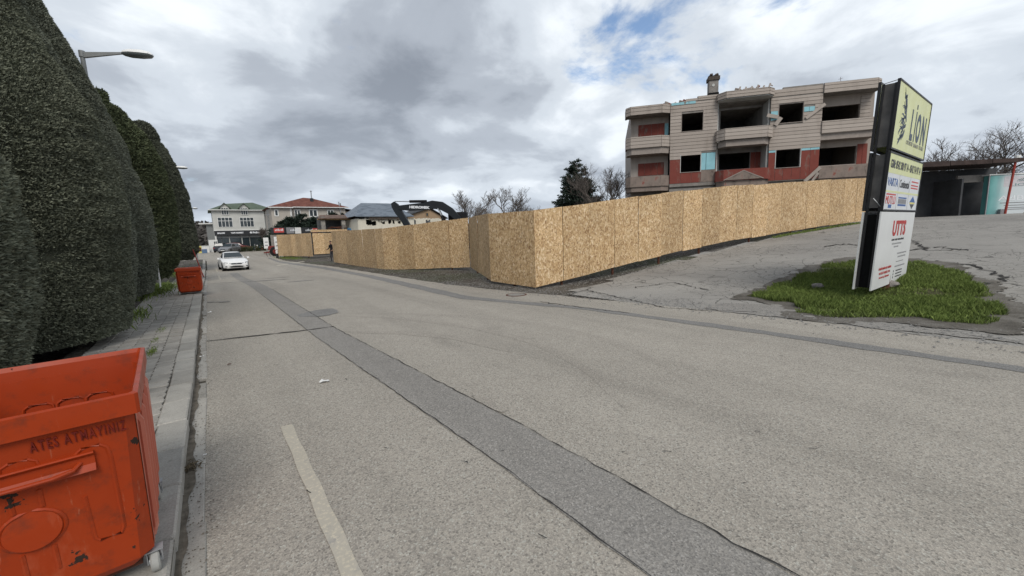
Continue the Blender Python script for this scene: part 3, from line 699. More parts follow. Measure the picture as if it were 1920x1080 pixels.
cypress('tall clipped cypress in front of the street lamp pole', -3.3, 17.3, prof_from(-3.3, 17.3, [(287, 548), (298, 505), (295, 441), (279, 369), (246, 291), (195, 194), (162, 132), (97, 39), (80, 0)], 9.6, .2), 200000, .060, M['cypress_grey'], 24)
cypress('shaggy dark green cypress with brown patches next to the small orange bin', -3.35, 28.0, prof_from(-3.35, 28.0, [(322, 508), (334, 490), (337, 466), (334, 421), (324, 363), (300, 300), (270, 252), (235, 212), (205, 191)], 9.4, .1), 90000, .13, M['cypress_green'], 25)
cypress('smooth rounded cypress last in the row, overhanging the pavement', -3.0, 42.0, prof_from(-3.0, 42.0, [(358, 487), (370, 470), (370, 455), (362, 415), (350, 363), (330, 311), (312, 283), (298, 266)], 11.3, .6), 100000, .11, M['cypress_dark'], 26)
# ================================================================== orange bins
def make_bin(label, loc, s=1.0):
    t = thing('waste_container', label, 'bin', loc); t.scale = (s, s, s); t['group'] = 'orange steel waste containers'
    W0, W1, D0, D1, z0, z1 = .345, .36, .45, .53, .10, .90       # half widths bottom/top, half depths
    def ring(w, d, z, c=.05):
        return [(-w+c, -d, z), (w-c, -d, z), (w, -d+c, z), (w, d-c, z), (w-c, d, z), (-w+c, d, z), (-w, d-c, z), (-w, -d+c, z)]
    b = MB(); rs = [ring(W0-.03, D0-.03, z0, .05), ring(W0, D0, z0+.04, .05), ring(W1, D1, z1, .03), ring(W1-.012, D1-.012, z1, .03), ring(W0-.012, D0-.012, z0+.05, .05)]
    fs = [tuple(range(7, -1, -1)), tuple(range(32, 40))]
    for k in range(4):
        for i in range(8): j = (i+1) % 8; fs.append((8*k+i, 8*k+j, 8*k+8+j, 8*k+8+i))
    b.add([p for r in rs for p in r], fs); body = b.build('body', M['orange_paint'], t)
    # folded rim
    b = MB(); o = .025
    R = [ring(W1+.004, D1+.004, z1-.012, .012), ring(W1+o, D1+o, z1-.012, .012), ring(W1+o, D1+o, z1+.08, .012), ring(W1+o-.018, D1+o-.018, z1+.085, .012), ring(W1-.004, D1-.004, z1+.06, .012), ring(W1-.013, D1-.013, z1-.012, .012)]
    fs = []
    for k in range(6):
        for i in range(8): j = (i+1) % 8; a, c = 8*k, 8*((k+1) % 6); fs.append((a+i, a+j, c+j, c+i))
    b.add([p for r in R for p in r], fs); b.build('rim', M['orange_paint'], t)
    sl = (D1-D0)/(z1-z0-.04); ff = lambda z: -(D0+(z-z0-.04)*sl)     # y of the front face
    def ridge(pts, r=.008, m='orange_paint', nm='pressed_ridge', inside=False):
        b = MB(); b.tube([(x, (-ff(z)-.016 if inside else ff(z)+.002), z) for x, z in pts], r, 6); b.build(nm, M[m], t, True)
    for s_ in (1, -1):
        ridge([(s_*.155, .70), (s_*.16, .755), (s_*.18, .775), (s_*.235, .775), (s_*.255, .755), (s_*.262, .70), (s_*.262, .34), (s_*.25, .31), (s_*.18, .31), (s_*.165, .33), (s_*.16, .55)])
        ridge([(s_*.085, .66), (s_*.085, .72)] if s_ < 0 else [(.085, .66), (.085, .70)], .007)
        ridge([(s_*.04, .645), (s_*.04, .565)] , .009); ridge([(s_*.045, .37), (s_*.045, .25)], .009)
    ridge([(.092*math.cos(q), .468+.09*math.sin(q)) for q in np.linspace(0, 2*PI, 25)], .009)
    b = MB(); b.lathe([(.088, -.004), (.084, .006), (.0001, .008)], n=28, axis='y'); o = b.build('emblem_disc', M['orange_paint'], t, True); o.location = (0, ff(.468)-.004, .468); o.rotation_euler = (PI, 0, 0)
    for x in (-.10, .03, .15):       # handle shapes pressed through the walls, seen inside on the far wall and outside above the bar
        ridge([(x-.06, .70), (x-.055, .735), (x-.035, .75), (x+.035, .75), (x+.055, .735), (x+.06, .70)], .006, inside=True)
    ridge([(-.05, .735), (-.045, .775), (-.02, .79), (.03, .79), (.05, .775), (.055, .745)], .007)
    # lifting bar: folded channel with a rod
    b = MB(); y = ff(.70); b.xprism([(y+.01, .665), (y-.022, .668), (y-.026, .672), (y-.012, .70), (y-.012, .735), (y-.030, .752), (y-.024, .757), (y+.012, .757)], -.215, .215); b.build('lifting_bar', M['orange_paint'], t)
    b = MB(); y = ff(.69)-.02; b.tube([(-.17, y+.01, .715), (-.15, y-.018, .70), (-.09, y-.028, .692), (.09, y-.028, .692), (.15, y-.018, .70), (.17, y+.01, .715)], .009, 8); b.build('handle_rod', M['orange_paint'], t, True)
    # ribs on the right-hand and left-hand walls
    sx = (W1-W0)/(z1-z0-.04)
    for s_ in (1, -1):
        for k in range(5):
            yb = -D0*.74+k*D0*.37; yt = -D1*.74+k*D1*.37; b = MB(); x0 = s_*(W0+.1*sx); x1 = s_*(W1-.05*sx)
            b.tube([(s_*(W0-.004), yb, z0+.07), (s_*(W0+.012), yb, z0+.12), (s_*(W1+.008), yt, z1-.10), (s_*(W1-.012), yt, z1-.05)], .017, 6); b.build('wall_rib', M['orange_sheen'], t, True)
        q = 'side_panel'; b = MB(); b.add([(s_*(W0+.003), -D0+.05, z0+.05), (s_*(W0+.003), D0-.05, z0+.05), (s_*(W1+.003), D1-.03, z1-.005), (s_*(W1+.003), -D1+.03, z1-.005)], [(0, 1, 2, 3)]); b.build(q, M['orange_sheen'], t)
    b = MB(); b.box(-W0+.05, W0-.05, -D0+.06, D0-.06, z0-.03, z0-.005); b.build('chassis', M['rust'], t)
    for sx_ in (1, -1):
        for sy in (1, -1):
            w = MB(); x, y = sx_*(W0-.04), sy*(D0-.07); w.lathe([(.02, -.020), (.050, -.018), (.056, -.012), (.056, .012), (.050, .018), (.02, .020)], (x+.035*sx_, y, .056), 18, 'x'); wh = w.build('wheel', M['wheel_grey'], t, True)
            w = MB(); w.lathe([(.02, -.024), (.02, .024)], (x+.035*sx_, y, .056), 12, 'x'); w.build('hub', M['galv'], wh)
            w = MB(); xo = x+.035*sx_; w.box(xo-.030, xo-.026, y-.02, y+.02, .05, .115); w.box(xo+.026, xo+.030, y-.02, y+.02, .05, .115); w.box(xo-.035, xo+.035, y-.03, y+.03, .116, .122); w.build('caster_fork', M['galv'], t)
    n = text('ATES ATMAYINIZ', M['stencil_red'], t, .185, .838, width=.285, y=ff(.838)-.004, depth=.004, height=.048, bold=.003, space=1.3, name='stencilled_words'); n.rotation_euler = (math.atan(sl), 0, 0)
    return t
t = NT('orange_sheen'); W = t.tc.outputs['Object']  # bin side walls: pale pinkish sheen painted into the orange, plus dark chips
c = t.mix(t.noise(2.2, 6, .65, t.co((1, 2, .5))), (.42, .085, .040), (.55, .19, .13)); c = t.mix(t.ramp(t.noise(4, 6, .7, t.co((1, 1, .3), loc=(3, 3, 0))), [(.58, 0.0), (.70, .6)]), c, (.62, .38, .31))
c = t.mix(t.ramp(t.noise(5, 6, .65, t.co(1, loc=(7, 1, 2))), [(.69, 0.0), (.70, 1.0)]), c, (.05, .03, .02)); t.out(c, .5, .45)
plain('stencil_red', (.150, .014, .008), .6, .3, scale=40, var=.3); plain('wheel_grey', (.33, .33, .31), .6, .3, scale=14, var=.2)
tb = make_bin('big empty orange steel waste container with ATES ATMAYINIZ stencilled on it, beside the broad cypress', (-.745, 2.95, .118)); tb.rotation_euler = (0, 0, .07)
make_bin('small orange steel waste container standing alone farther along the pavement by the shaggy cypress', (-.60, 17.75, tzf(-.6, 17.7)+.118), .90)

# ================================================================== street lamps
def lamp(label, x, y, h, reach, name='street_lamp', rz=0.0):
    g = tzf(x, y); t = thing(name, label, 'street lamp', (x, y, g), rz, 'street lamps behind the clipped trees')
    b = MB(); b.tube([(0, 0, -.4), (0, 0, h*.5), (0, 0, h)], [.11, .085, .055], 12); b.build('pole', M['lamp_grey'], t, True)
    b = MB(); b.tube([(0, 0, h-.15), (0, 0, h+.03)], [.075, .075], 10); b.build('pole_cap', M['lamp_grey'], t, True)
    b = MB(); n = 6; b.xprism([(-.035, h-.11), (.035, h-.11), (.035, h-.01), (-.035, h-.01)], .05, .06)
    b = MB(); b.add([(.06, -.04, h-.16), (.06, .04, h-.16), (.06, .04, h-.01), (.06, -.04, h-.01), (reach, -.025, h+.03), (reach, .025, h+.03), (reach, .025, h+.08), (reach, -.025, h+.08)], [(0, 1, 2, 3), (7, 6, 5, 4), (0, 4, 5, 1), (1, 5, 6, 2), (2, 6, 7, 3), (3, 7, 4, 0)]); b.build('arm', M['lamp_grey'], t)
    L = .78; prof = [(0, .06, .05), (.06, .12, .09), (.22, .17, .13), (.5, .18, .135), (.70, .15, .10), (L, .06, .03)]
    def shell(sgn, z0, k):
        vs, fs, m = [], [], 8
        for (x_, w, hh) in prof:
            for i in range(m+1): q = PI*i/m; vs.append((reach-.03+x_, w*math.cos(q), z0+sgn*hh*k*math.sin(q)))
        for a in range(len(prof)-1):
            for i in range(m): fs.append((a*(m+1)+i, a*(m+1)+i+1, (a+1)*(m+1)+i+1, (a+1)*(m+1)+i))
        fs.append(tuple(range(m+1))); fs.append(tuple(range((len(prof)-1)*(m+1), len(prof)*(m+1)))); b = MB(); b.add(vs, fs); return b
    hd = shell(1, h+.055, 1.0).build('lamp_head', M['lamp_white'], t, True); shell(-1, h+.050, .75).build('lamp_glass', M['lamp_glass'], hd, True)
    return t
plain('lamp_white', (.78, .78, .76), .45, .4, scale=3, var=.06); plain('lamp_glass', (.17, .19, .19), .25, .5, scale=5, var=.15)
# heads hang over the pavement; the height follows from the lamp's usual 7.5 m
lamp('tall grey street lamp whose arm reaches out from behind the tall clipped cypress', -2.37, 17.9, 7.62, 1.02, rz=-.35)
lamp('street lamp peeking out past the rounded cypress that ends the row', -2.35, 41.9, 8.2, 1.05, rz=-.1)
lamp('lone lamp pole beyond the last cypress at the junction', -1.12, 62.0, 6.2, .9, rz=1.2)
b = MB(); p = onground(346, 514, .1); st = thing('marker_stake', 'thin white stake standing behind the small orange container', 'stake', (p[0]-.1, 20.5, tzf(-1.6, 20.5)))
b.tube([(0, 0, 0), (.02, 0, .6), (0, .01, 1.22)], [.03, .028, .03], 6); b.build('shaft', M['white_paint'], st); b = MB(); b.box(-.09, -.01, -.012, .012, 1.0, 1.1); b.build('side_piece', M['white_paint'], st)
pz = tzf(-.42, 32)+.12; pt = thing('leaning_pole', 'thin red pole leaning against the rounded cypress at the pavement edge', 'pole', (-.36, 31.5, pz))
b = MB(); b.tube([(0, 0, -.05), (-.36, .25, 1.75)], .030, 8); b.build('shaft', M['red_pipe'], pt, True); b = MB(); b.tube([(.01, -.007, -.05), (-.008, .006, .04)], .05, 8); b.build('foot', M['rubber'], pt)

# ================================================================== roadside sign
SZ = .20; SX, SY = 10.86, 2.08
sg = thing('roadside_sign', 'tall leaning double-faced sign with yellow top and white lower panels, standing in the grass', 'sign', (SX, SY, SZ)); sg.rotation_euler = (RAD(2.3), 0, RAD(-1.0))
plain('sign_yellow', (.62, .64, .32), .4, .4, scale=1.5, var=.07); plain('sign_white', (.66, .67, .66), .4, .4, scale=1.2, var=.05); plain('ink_blue', (.055, .075, .105), .5, .3); plain('ink_red', (.42, .03, .025), .5, .3); plain('ink_dark', (.05, .05, .055), .5, .3); plain('ink_grey', (.22, .22, .23), .5, .3)
plain('sign_inside', (.105, .100, .095), .55, .4, scale=2, var=.5); plain('brand_blue', (.03, .10, .30), .5, .3); plain('brand_red', (.50, .07, .06), .5, .3); plain('tile_white', (.62, .64, .66), .45, .35, scale=2, var=.05); plain('brand_yellow', (.62, .55, .16), .5, .3)
SW, ST = 3.0, .28
za = [(.14, 1.75), (1.80, 2.89), (2.99, 4.22)]
names = ['lower_panel', 'middle_panel', 'upper_panel']; mats = ['sign_white', 'tile_white', 'sign_yellow']; FP = {}
for (z0, z1), nm, mt in zip(za, names, mats):
    ext = .05 if nm == 'lower_panel' else 0
    for side in (0, 1):
        y0 = -.012 if side == 0 else ST-.012; b = MB(); b.box(-ext, SW, y0, y0+.024, z0, z1); o = b.build(nm, M[mt], sg)
        if side == 0: FP[nm] = o
    if nm != 'lower_panel':
        for side in (0, 1):
            y0 = -.022 if side == 0 else ST-.022
            for k, (x0, x1, a0, a1) in enumerate(((-.03, .0, z0-.03, z1+.03), (SW, SW+.03, z0-.03, z1+.03), (0, SW, z1, z1+.03), (0, SW, z0-.03, z0))):
                b = MB(); b.box(x0, x1, y0, y0+.045, a0, a1); b.build('panel_frame', M['black_metal'], sg)
        b = MB(); b.box(.05, .06, .022, ST-.022, z0+.03, z1-.02); b.build('end_cover', M['sign_inside'], sg)
b = MB(); b.box(.10, SW-.1, .022, ST-.022, .18, 1.70); b.build('inner_core', M['dark_gap'], sg)
for x in (.02, 1.42, SW-.08):
    for y in (.03, ST-.06): b = MB(); b.box(x, x+.05, y-.005, y+.035, .2, 4.2); b.build('upright', M['black_metal'], sg)
for z in (1.77, 2.92): b = MB(); b.box(.0, SW, .03, .06, z, z+.045); b.box(.0, SW, ST-.07, ST-.04, z, z+.045); b.build('cross_rail', M['black_metal'], sg)
b = MB(); b.tube([(.01, .0, 4.24), (.01, ST, 4.20)], .008, 6); b.build('top_rod', M['galv'], sg); b = MB(); b.tube([(.03, -.02, 1.79), (-.01, ST*.55, 2.02)], .010, 6); b.build('stay_rod', M['galv'], sg)
b = MB(); b.lathe([(.19, -.35), (.17, .0), (.11, .08), (.10, .45)], (1.45, .09, 0), 12); b.build('foot_column', M['rust'], sg)
# lettering on the street side
U = FP['upper_panel']; yy0 = -.0135
for ch, xa_, w_, h_ in (('L', 1.42, .24, .62), ('I', 1.70, .075, .62), ('O', 2.02, .40, .62), ('N', 2.55, .40, .62)): text(ch, M['ink_blue'], U, xa_, 3.57, width=w_, height=h_, y=yy0, depth=.004, bold=.012, name='letter')
b = MB(); b.box(1.66, 1.74, yy0-.002, yy0+.002, 3.93, 4.02); b.build('letter_dot', M['ink_blue'], U)
[text(w_, M['ink_grey'], U, x_, 3.20, width=l_, height=.085, y=yy0, depth=.004) for w_, x_, l_ in (('OTOMOTIV', 1.40, .60), ('SANAYI', 2.0, .46), ('TICARET', 2.56, .50))]
lm = MB(); lr = random.Random(5)
for k in range(30):                              # flowing strands of a maned head in profile
    a = k/29.0; z = 3.20+.86*a; xb = .66+.16*math.sin(a*PI)*(.6+.5*lr.random()); L = .20+.24*lr.random()*math.sin(PI*min(1, a+.15)); w = .022+.018*lr.random(); n = 7
    top, bot = [], []
    for i in range(n):
        s = i/(n-1); x = xb-L*s; zz = z+.06*math.sin(3.2*s+k)-.10*s*s*(1 if a < .6 else -.6); ww = w*(1-s)**.7*(.35+s)+.002
        top.append((x, zz+ww)); bot.append((x, zz-ww))
    lm.prism((bot+top[::-1])[::-1], yy0-.002, yy0+.002)
for pl_ in ([(.62, 4.02), (.72, 3.98), (.78, 3.86), (.80, 3.74), (.85, 3.64), (.88, 3.58), (.84, 3.55), (.80, 3.60), (.74, 3.72), (.70, 3.86)], [(.84, 3.53), (.88, 3.52), (.86, 3.46), (.80, 3.44), (.78, 3.47)], [(.80, 3.42), (.84, 3.38), (.78, 3.28), (.70, 3.22), (.66, 3.26), (.74, 3.34)], [(.60, 3.78), (.68, 3.76), (.72, 3.70), (.64, 3.71)]):
    lm.prism(pl_[::-1], yy0-.002, yy0+.002)
lm.build('emblem', M['ink_blue'], U)
Md = FP['middle_panel']
b = MB(); b.box(.0, SW, -.014, -.0125, 2.52, 2.89); b.build('yellow_band', M['sign_yellow'], Md); text('GSM: 0542 300 97 14 - 0542 714 97 14', M['ink_dark'], Md, 1.5, 2.70, width=2.75, height=.17, y=-.015, depth=.004, bold=.01)
b = MB(); b.box(.0, SW, -.014, -.0125, 2.14, 2.18); b.build('yellow_band', M['sign_yellow'], Md)
for x in (1.0, 2.02):
    for z0, z1 in ((1.80, 2.135), (2.185, 2.515)): b = MB(); b.box(x, x+.012, -.0136, -.0124, z0, z1); b.build('tile_line', M['ink_grey'], Md)
text('VARTA', M['brand_blue'], Md, .50, 2.35, width=.82, height=.16, y=yy0); text('Continental', M['ink_dark'], Md, 1.50, 2.35, width=.85, height=.17, y=yy0)
for z in (2.28, 2.34, 2.42): b = MB(); b.box(2.14, 2.86, -.0138, -.0124, z, z+.03); b.build('red_bar', M['brand_red'], Md)
text('MUTLU', M['brand_red'], Md, .50, 1.99, width=.78, height=.16, y=yy0); b = MB(); b.box(.12, .88, -.0138, -.0124, 2.09, 2.12); b.build('red_bar', M['brand_red'], Md); b = MB(); b.box(.36, .62, -.0138, -.0124, 1.83, 1.90); b.build('blue_mark', M['brand_blue'], Md)
for z0, z1, m in ((2.04, 2.07, 'brand_blue'), (1.93, 2.03, 'ink_grey'), (1.88, 1.92, 'brand_blue')): b = MB(); b.box(1.14, 1.88, -.0138, -.0124, z0, z1); b.build('blue_mark', M[m], Md)
for pl_, m in (([(2.5, 2.12), (2.78, 1.98), (2.22, 1.98)], 'brand_blue'), ([(2.22, 1.975), (2.78, 1.975), (2.74, 1.94), (2.26, 1.94)], 'brand_yellow'), ([(2.27, 1.935), (2.73, 1.935), (2.5, 1.82)], 'ink_dark')): b = MB(); b.prism(pl_[::-1], -.0138, -.0124); b.build('diamond_mark', M[m], Md)
Lw = FP['lower_panel']
text('UTTS', M['ink_red'], Lw, 1.62, 1.40, width=1.18, height=.34, y=yy0, bold=.012); text('ULUSAL TAŞIT TANIMA SİSTEMİ', M['ink_dark'], Lw, 1.62, 1.15, width=1.10, height=.065, y=yy0)
for z, x0, x1 in ((1.04, 1.15, 2.0), (.97, 1.35, 1.75), (.80, 1.75, 2.65), (.72, 1.85, 2.6), (.50, 1.70, 2.65)):
    xx = x0; k = 0
    while xx < x1: wv = .035+.05*((k*37) % 10)/10; b = MB(); b.box(xx, min(x1, xx+wv), -.0138, -.0124, z, z+.034); b.build('small_print', M['ink_grey'], Lw); xx += wv+.03; k += 1
b = MB(); b.box(1.75, 2.45, -.0138, -.0124, .62, .632); b.build('rule', M['ink_dark'], Lw)
for z, s_, wd in ((.56, "TÜRKİYE'NİN HER YERİNDE", 1.05), (.46, 'YETKİLİ MOBİL UTTS', .92), (.36, 'MONTAJ FİRMASI', .80)): text(s_, M['ink_red'], Lw, .85, z, width=wd, height=.066, y=yy0)
for z in (.41, .34, .27): b = MB(); b.box(1.62, 1.68, -.0138, -.0124, z-.02, z+.025); b.box(1.85, 2.45, -.0138, -.0124, z-.012, z+.014); b.build('contact_line', M['ink_dark'], Lw)

# ================================================================== grass island
gpx = [(1408, 557), (1440, 543), (1500, 517), (1560, 494), (1625, 489), (1720, 493), (1780, 506), (1830, 532), (1868, 562), (1893, 598), (1850, 611), (1750, 603), (1660, 597), (1560, 597), (1495, 590), (1480, 572)]
GP = np.array([onground(u, v)[:2] for u, v in gpx])
def inside(P, poly):
    x, y = P[:, 0], P[:, 1]; c = np.zeros(len(P), bool); n = len(poly); j = n-1
    for i in range(n):
        a, b_ = poly[i], poly[j]; m = ((a[1] > y) != (b_[1] > y)) & (x < (b_[0]-a[0])*(y-a[1])/(b_[1]-a[1]+1e-12)+a[0]); c ^= m; j = i
    return c
def blades(P, hmin, hmax, w, r, base=None):
    n = len(P); H = r.uniform(hmin, hmax, n); a = r.uniform(0, 2*PI, n); lean = r.uniform(.1, .75, n)*H; la = r.uniform(0, 2*PI, n)
    z = np.array(tz(P[:, 0], P[:, 1])) if base is None else base
    B = np.stack([P[:, 0], P[:, 1], z], 1); dx = np.stack([np.cos(a), np.sin(a), 0*a], 1)*w/2; ld = np.stack([np.cos(la)*lean, np.sin(la)*lean, H], 1)
    V = np.stack([B-dx, B+dx, B+dx*.7+ld*np.array([.35, .35, .6]), B+ld], 1).reshape(-1, 3); k = np.arange(n)*4
    F = np.stack([k, k+1, k+2, k+3], 1); return V, F
cand = nrng.uniform(GP.min(0), GP.max(0), (260000, 2)); cand = cand[inside(cand, GP+nrng.normal(0, .0, GP.shape))]
# thin the rim so the edge is ragged, thicken in tussocks
cen = GP.mean(0); dmin = np.min(np.hypot(cand[:, None, 0]-GP[None, :, 0], cand[:, None, 1]-GP[None, :, 1]), 1)
tuss = pnoise(np.c_[cand, np.zeros(len(cand))], 2.2, 9); fine = pnoise(np.c_[cand, np.zeros(len(cand))], 6.5, 17); keep = (nrng.random(len(cand)) < np.clip(.42+.45*tuss+.35*fine, .03, 1)) & inside(cand+np.c_[.16*np.sin(3.7*cand[:, 1])+.10*np.sin(9.1*cand[:, 1]), .16*np.sin(4.1*cand[:, 0])+.10*np.sin(8.3*cand[:, 0])], GP); cand, tuss = cand[keep][:90000], tuss[keep][:90000]
V, F = blades(cand, .035, .115, .009, nrng); hs = 1+.5*np.clip(tuss, -.6, 1); 
zb = np.repeat(np.array(tz(cand[:, 0], cand[:, 1])), 4); V[:, 2] = zb+(V[:, 2]-zb)*np.repeat(hs, 4)+.012
o = link('grass', npmesh('grass', V, F), M['grass']); tag(o, 'bright green island of rough grass around the foot of the leaning sign', 'grass', kind='stuff')
xs = np.arange(GP[:, 0].min()-.2, GP[:, 0].max()+.2, .06); ysg = np.arange(GP[:, 1].min()-.2, GP[:, 1].max()+.2, .06)
plain('turf_soil', (.070, .068, .036), .95, .1, scale=9, var=.5, bump=.5)
struct(sheet('turf', xs, ysg, lambda x, y: tz(x, y)+.018+.006*np.sin(3*x)*np.sin(4*y), M['turf_soil'], lambda x, y: inside(np.c_[x+.16*np.sin(3.7*y)+.10*np.sin(9.1*y), y+.16*np.sin(4.1*x)+.10*np.sin(8.3*x)], cen+(GP-cen)*.93)))
# bald, worn earth ring around the island
def ring_patch():
    big = cen+(GP-cen)*1.16; struct(sheet('worn_earth', np.arange(big[:, 0].min(), big[:, 0].max(), .045), np.arange(big[:, 1].min(), big[:, 1].max(), .045), lambda x, y: tz(x, y)+.010+.004*np.sin(9*x)*np.sin(8*y), M['worn_earth'], lambda x, y: inside(np.c_[x+.10*np.sin(3.1*y)+.07*np.sin(7.7*y), y+.10*np.sin(2.9*x)+.06*np.sin(8.3*x)+.05*np.sin(17*x+9*y)], big)))
t = NT('worn_earth'); W = t.tc.outputs['Object']; c = t.ramp(t.noise(2.2, 7, .7, W), [(.3, (.075, .068, .058)), (.5, (.135, .124, .108)), (.7, (.20, .19, .172))]); c = t.mix(1.0, c, t.ramp(t.noise(55, 3, .7, W), [(.3, .6), (.7, 1.35)]), 'MULTIPLY'); t.bump(t.noise(25, 5, .7, W), .7, .02); t.out(c, .95, .15)
ring_patch()
def rock(name, label, x, y, z, s, seed, mat='old_concrete'):
    r = random.Random(seed); bm = bmesh.new(); bmesh.ops.create_icosphere(bm, subdivisions=2, radius=1)
    for v in bm.verts: k = 1+.22*math.sin(3*v.co.x+seed)+.18*math.sin(4*v.co.y+2*seed)+r.uniform(-.1, .1); v.co = Vector((v.co.x*s*1.3*k, v.co.y*s*k, v.co.z*s*.7*k))
    me = bpy.data.meshes.new(name); bm.to_mesh(me); bm.free(); return tag(link(name, me, M[mat], None, False, (x, y, z)), label, 'stone')
for k, (u, v, s, lb) in enumerate(((1533, 543, .10, 'grey stone half sunk in the grass beside the tall sign'), (1672, 540, .12, 'pale rubble lump in the grass behind the sign foot'), (1525, 552, .05, 'little white stone lying in the grass near the grey one'))):
    p = onground(u, v); rock('stone', lb, p[0], p[1], p[2]+s*.75, s, 40+k)
# small weeds in the pavement joints
wp = []
for (u, v, n, s) in ((285, 660, 240, .06), (303, 620, 160, .08), (292, 638, 120, .05), (180, 615, 60, .05)):
    p = onz(u, v, .12); q = nrng.normal(0, 1, (n, 2))*np.array([s*.45, s*2.6])+p[:2]; wp.append(q)
wp = np.concatenate(wp); V, F = blades(wp, .012, .04, .008, nrng, np.full(len(wp), .122)); tag(link('moss_weeds', npmesh('moss_weeds', V, F), M['grass']), 'green weeds sprouting from the joints of the pavers', 'weeds', kind='stuff')
vp = []
for (x, y, n, sx, sy) in ((-1.75, 21, 2500, .28, 2.0), (-1.7, 38, 1500, .35, 2.5), (-1.55, 12.6, 300, .15, .7)):
    vp.append(nrng.normal(0, 1, (n, 2))*np.array([sx, sy])+np.array([x, y]))
vp = np.concatenate(vp); V, F = blades(vp, .06, .22, .014, nrng, np.array(tz(vp[:, 0], vp[:, 1]))+.10); tag(link('verge_grass', npmesh('verge_grass', V, F), M['grass']), 'grass growing under the clipped cypresses beside the pavement', 'grass', kind='stuff')
vp = nrng.normal(0, 1, (1800, 2))*np.array([.5, 3.0])+np.array([7.3, 51.5]); V, F = blades(vp, .04, .14, .02, nrng); tag(link('verge_grass', npmesh('verge_grass', V, F), M['grass']), 'narrow strip of grass at the foot of the far hoarding', 'grass', kind='stuff')
V, F = blades(np.c_[nrng.uniform(22, 30, 2600), np.zeros(2600)], .03, .12, .014, nrng); B4 = V.reshape(-1, 4, 3)
for k in range(len(B4)): 
    x = B4[k, 0, 0]; yb = float(np.polyval(cx_, x))-.18+rnd.gauss(0, .10); dz_ = tzf(x, yb)-tzf(x, 0); B4[k, :, 1] += yb; B4[k, :, 2] += dz_
tag(link('verge_grass', npmesh('verge_grass', B4.reshape(-1, 3), F), M['grass']), 'thin line of grass under the upper end of the long hoarding', 'grass', kind='stuff')

# litter
def litter(label, u, v, s, seed, col='white_paint', nm='crumpled_packet'):
    p = onz(u, v, .012); r = random.Random(seed); b = MB(); n = 5; vs = []
    for i in range(n):
        for j in range(3): vs.append((p[0]+(i-2)*s*.5+r.gauss(0, s*.08), p[1]+(j-1)*s*.42+r.gauss(0, s*.08), .018+abs(r.gauss(0, s*.22))))
    b.add(vs, [(i*3+j, (i+1)*3+j, (i+1)*3+j+1, i*3+j+1) for i in range(n-1) for j in range(2)]); o = b.build(nm, M[col]); 
    m = o.modifiers.new('thick', 'SOLIDIFY'); m.thickness = .004; return tag(o, label, 'litter')
litter('crumpled white cigarette packet lying in the left lane', 608, 716, .052, 1)
litter('scrap of white paper on the gutter near the second crack', 393, 586, .045, 2, nm='paper_scrap'); litter('white scrap by the kerb in line with the painted dash', 378, 669, .03, 3, nm='paper_scrap'); litter('reddish leaf lying on the asphalt by the gutter', 430, 684, .025, 4, 'rust', 'dead_leaf'); litter('tiny white chip in the gutter beside the leaf clump', 385, 854, .012, 6, nm='paper_scrap')
p = onz(355, 880, .02); r_ = np.random.default_rng(5); q = r_.normal(0, .035, (90, 3))*np.array([1, 1.3, .35])+np.array([p[0], p[1], .03]); V, F = sprigs(q, np.tile([0, 0, .3], (90, 1)), .05, r_, spread=1.2, width=.2); tag(link('leaf_clump', npmesh('leaf_clump', V, F), M['dry_leaf'] if 'dry_leaf' in M else plain('dry_leaf', (.13, .105, .07), .9, .1, scale=20, var=.4)), 'dry clump of dead leaves caught in the gutter', 'leaves')
# ================================================================== half-demolished apartment block
t = NT('siding'); W = t.tc.outputs['Object']; G = t.new('ShaderNodeNewGeometry').outputs['Position']
c = t.mix(t.rand(), (.360, .312, .272), (.420, .368, .324)); c = t.mix(t.ramp(t.noise(.9, 6, .65, t.new('ShaderNodeMapping', {'Vector': G, 'Scale': (1.4, 1.4, .35)}).outputs[0]), [(.50, 0.0), (.72, .6)]), c, (.22, .185, .158))
c = t.mix(t.ramp(t.noise(7, 6, .7, t.new('ShaderNodeMapping', {'Vector': G, 'Scale': (1, 1, .6)}).outputs[0]), [(.62, 0.0), (.70, .5)]), c, (.42, .38, .35)); t.out(c, .75, .25)
plain('siding_edge', (.30, .26, .23), .8, .2)
def redwall():
    t = NT('red_sheathing'); W = t.tc.outputs['Object']; c = t.mix(t.noise(2.2, 6, .65, W), (.165, .044, .034), (.240, .070, .054))
    c = t.mix(t.ramp(t.noise(1.6, 7, .7, t.co((1.6, 1, .7), loc=(3, 0, 5))), [(.56, 0.0), (.66, .75)]), c, (.19, .155, .13)); t.bump(t.noise(12, 5, .7, W), .3, .02); t.out(c, .85, .2)
    t = NT('stained_parapet'); W = t.tc.outputs['Object']; c = t.ramp(t.noise(1.7, 7, .7, t.co((1, 1, .6))), [(.3, (.075, .058, .048)), (.46, (.215, .175, .15)), (.58, (.255, .205, .175)), (.7, (.24, .075, .055))]); t.bump(t.noise(12, 5, .7, W), .4, .02); t.out(c, .9, .2)
redwall()
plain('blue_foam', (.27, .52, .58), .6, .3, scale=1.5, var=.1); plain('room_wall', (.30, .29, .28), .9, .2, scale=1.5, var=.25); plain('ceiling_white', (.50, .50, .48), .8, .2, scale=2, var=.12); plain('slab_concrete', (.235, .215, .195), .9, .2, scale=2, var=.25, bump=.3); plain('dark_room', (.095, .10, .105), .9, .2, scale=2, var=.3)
BF = Frame((29.38, 17.21), (5.1, -6.2)); bz = 1.75
bb = thing('demolition_block', 'half-demolished three-storey apartment block with beige siding and red sheathing above the hoarding', 'building', BF.w(0, 0, bz), BF.rz)
Z = lambda z: z-bz
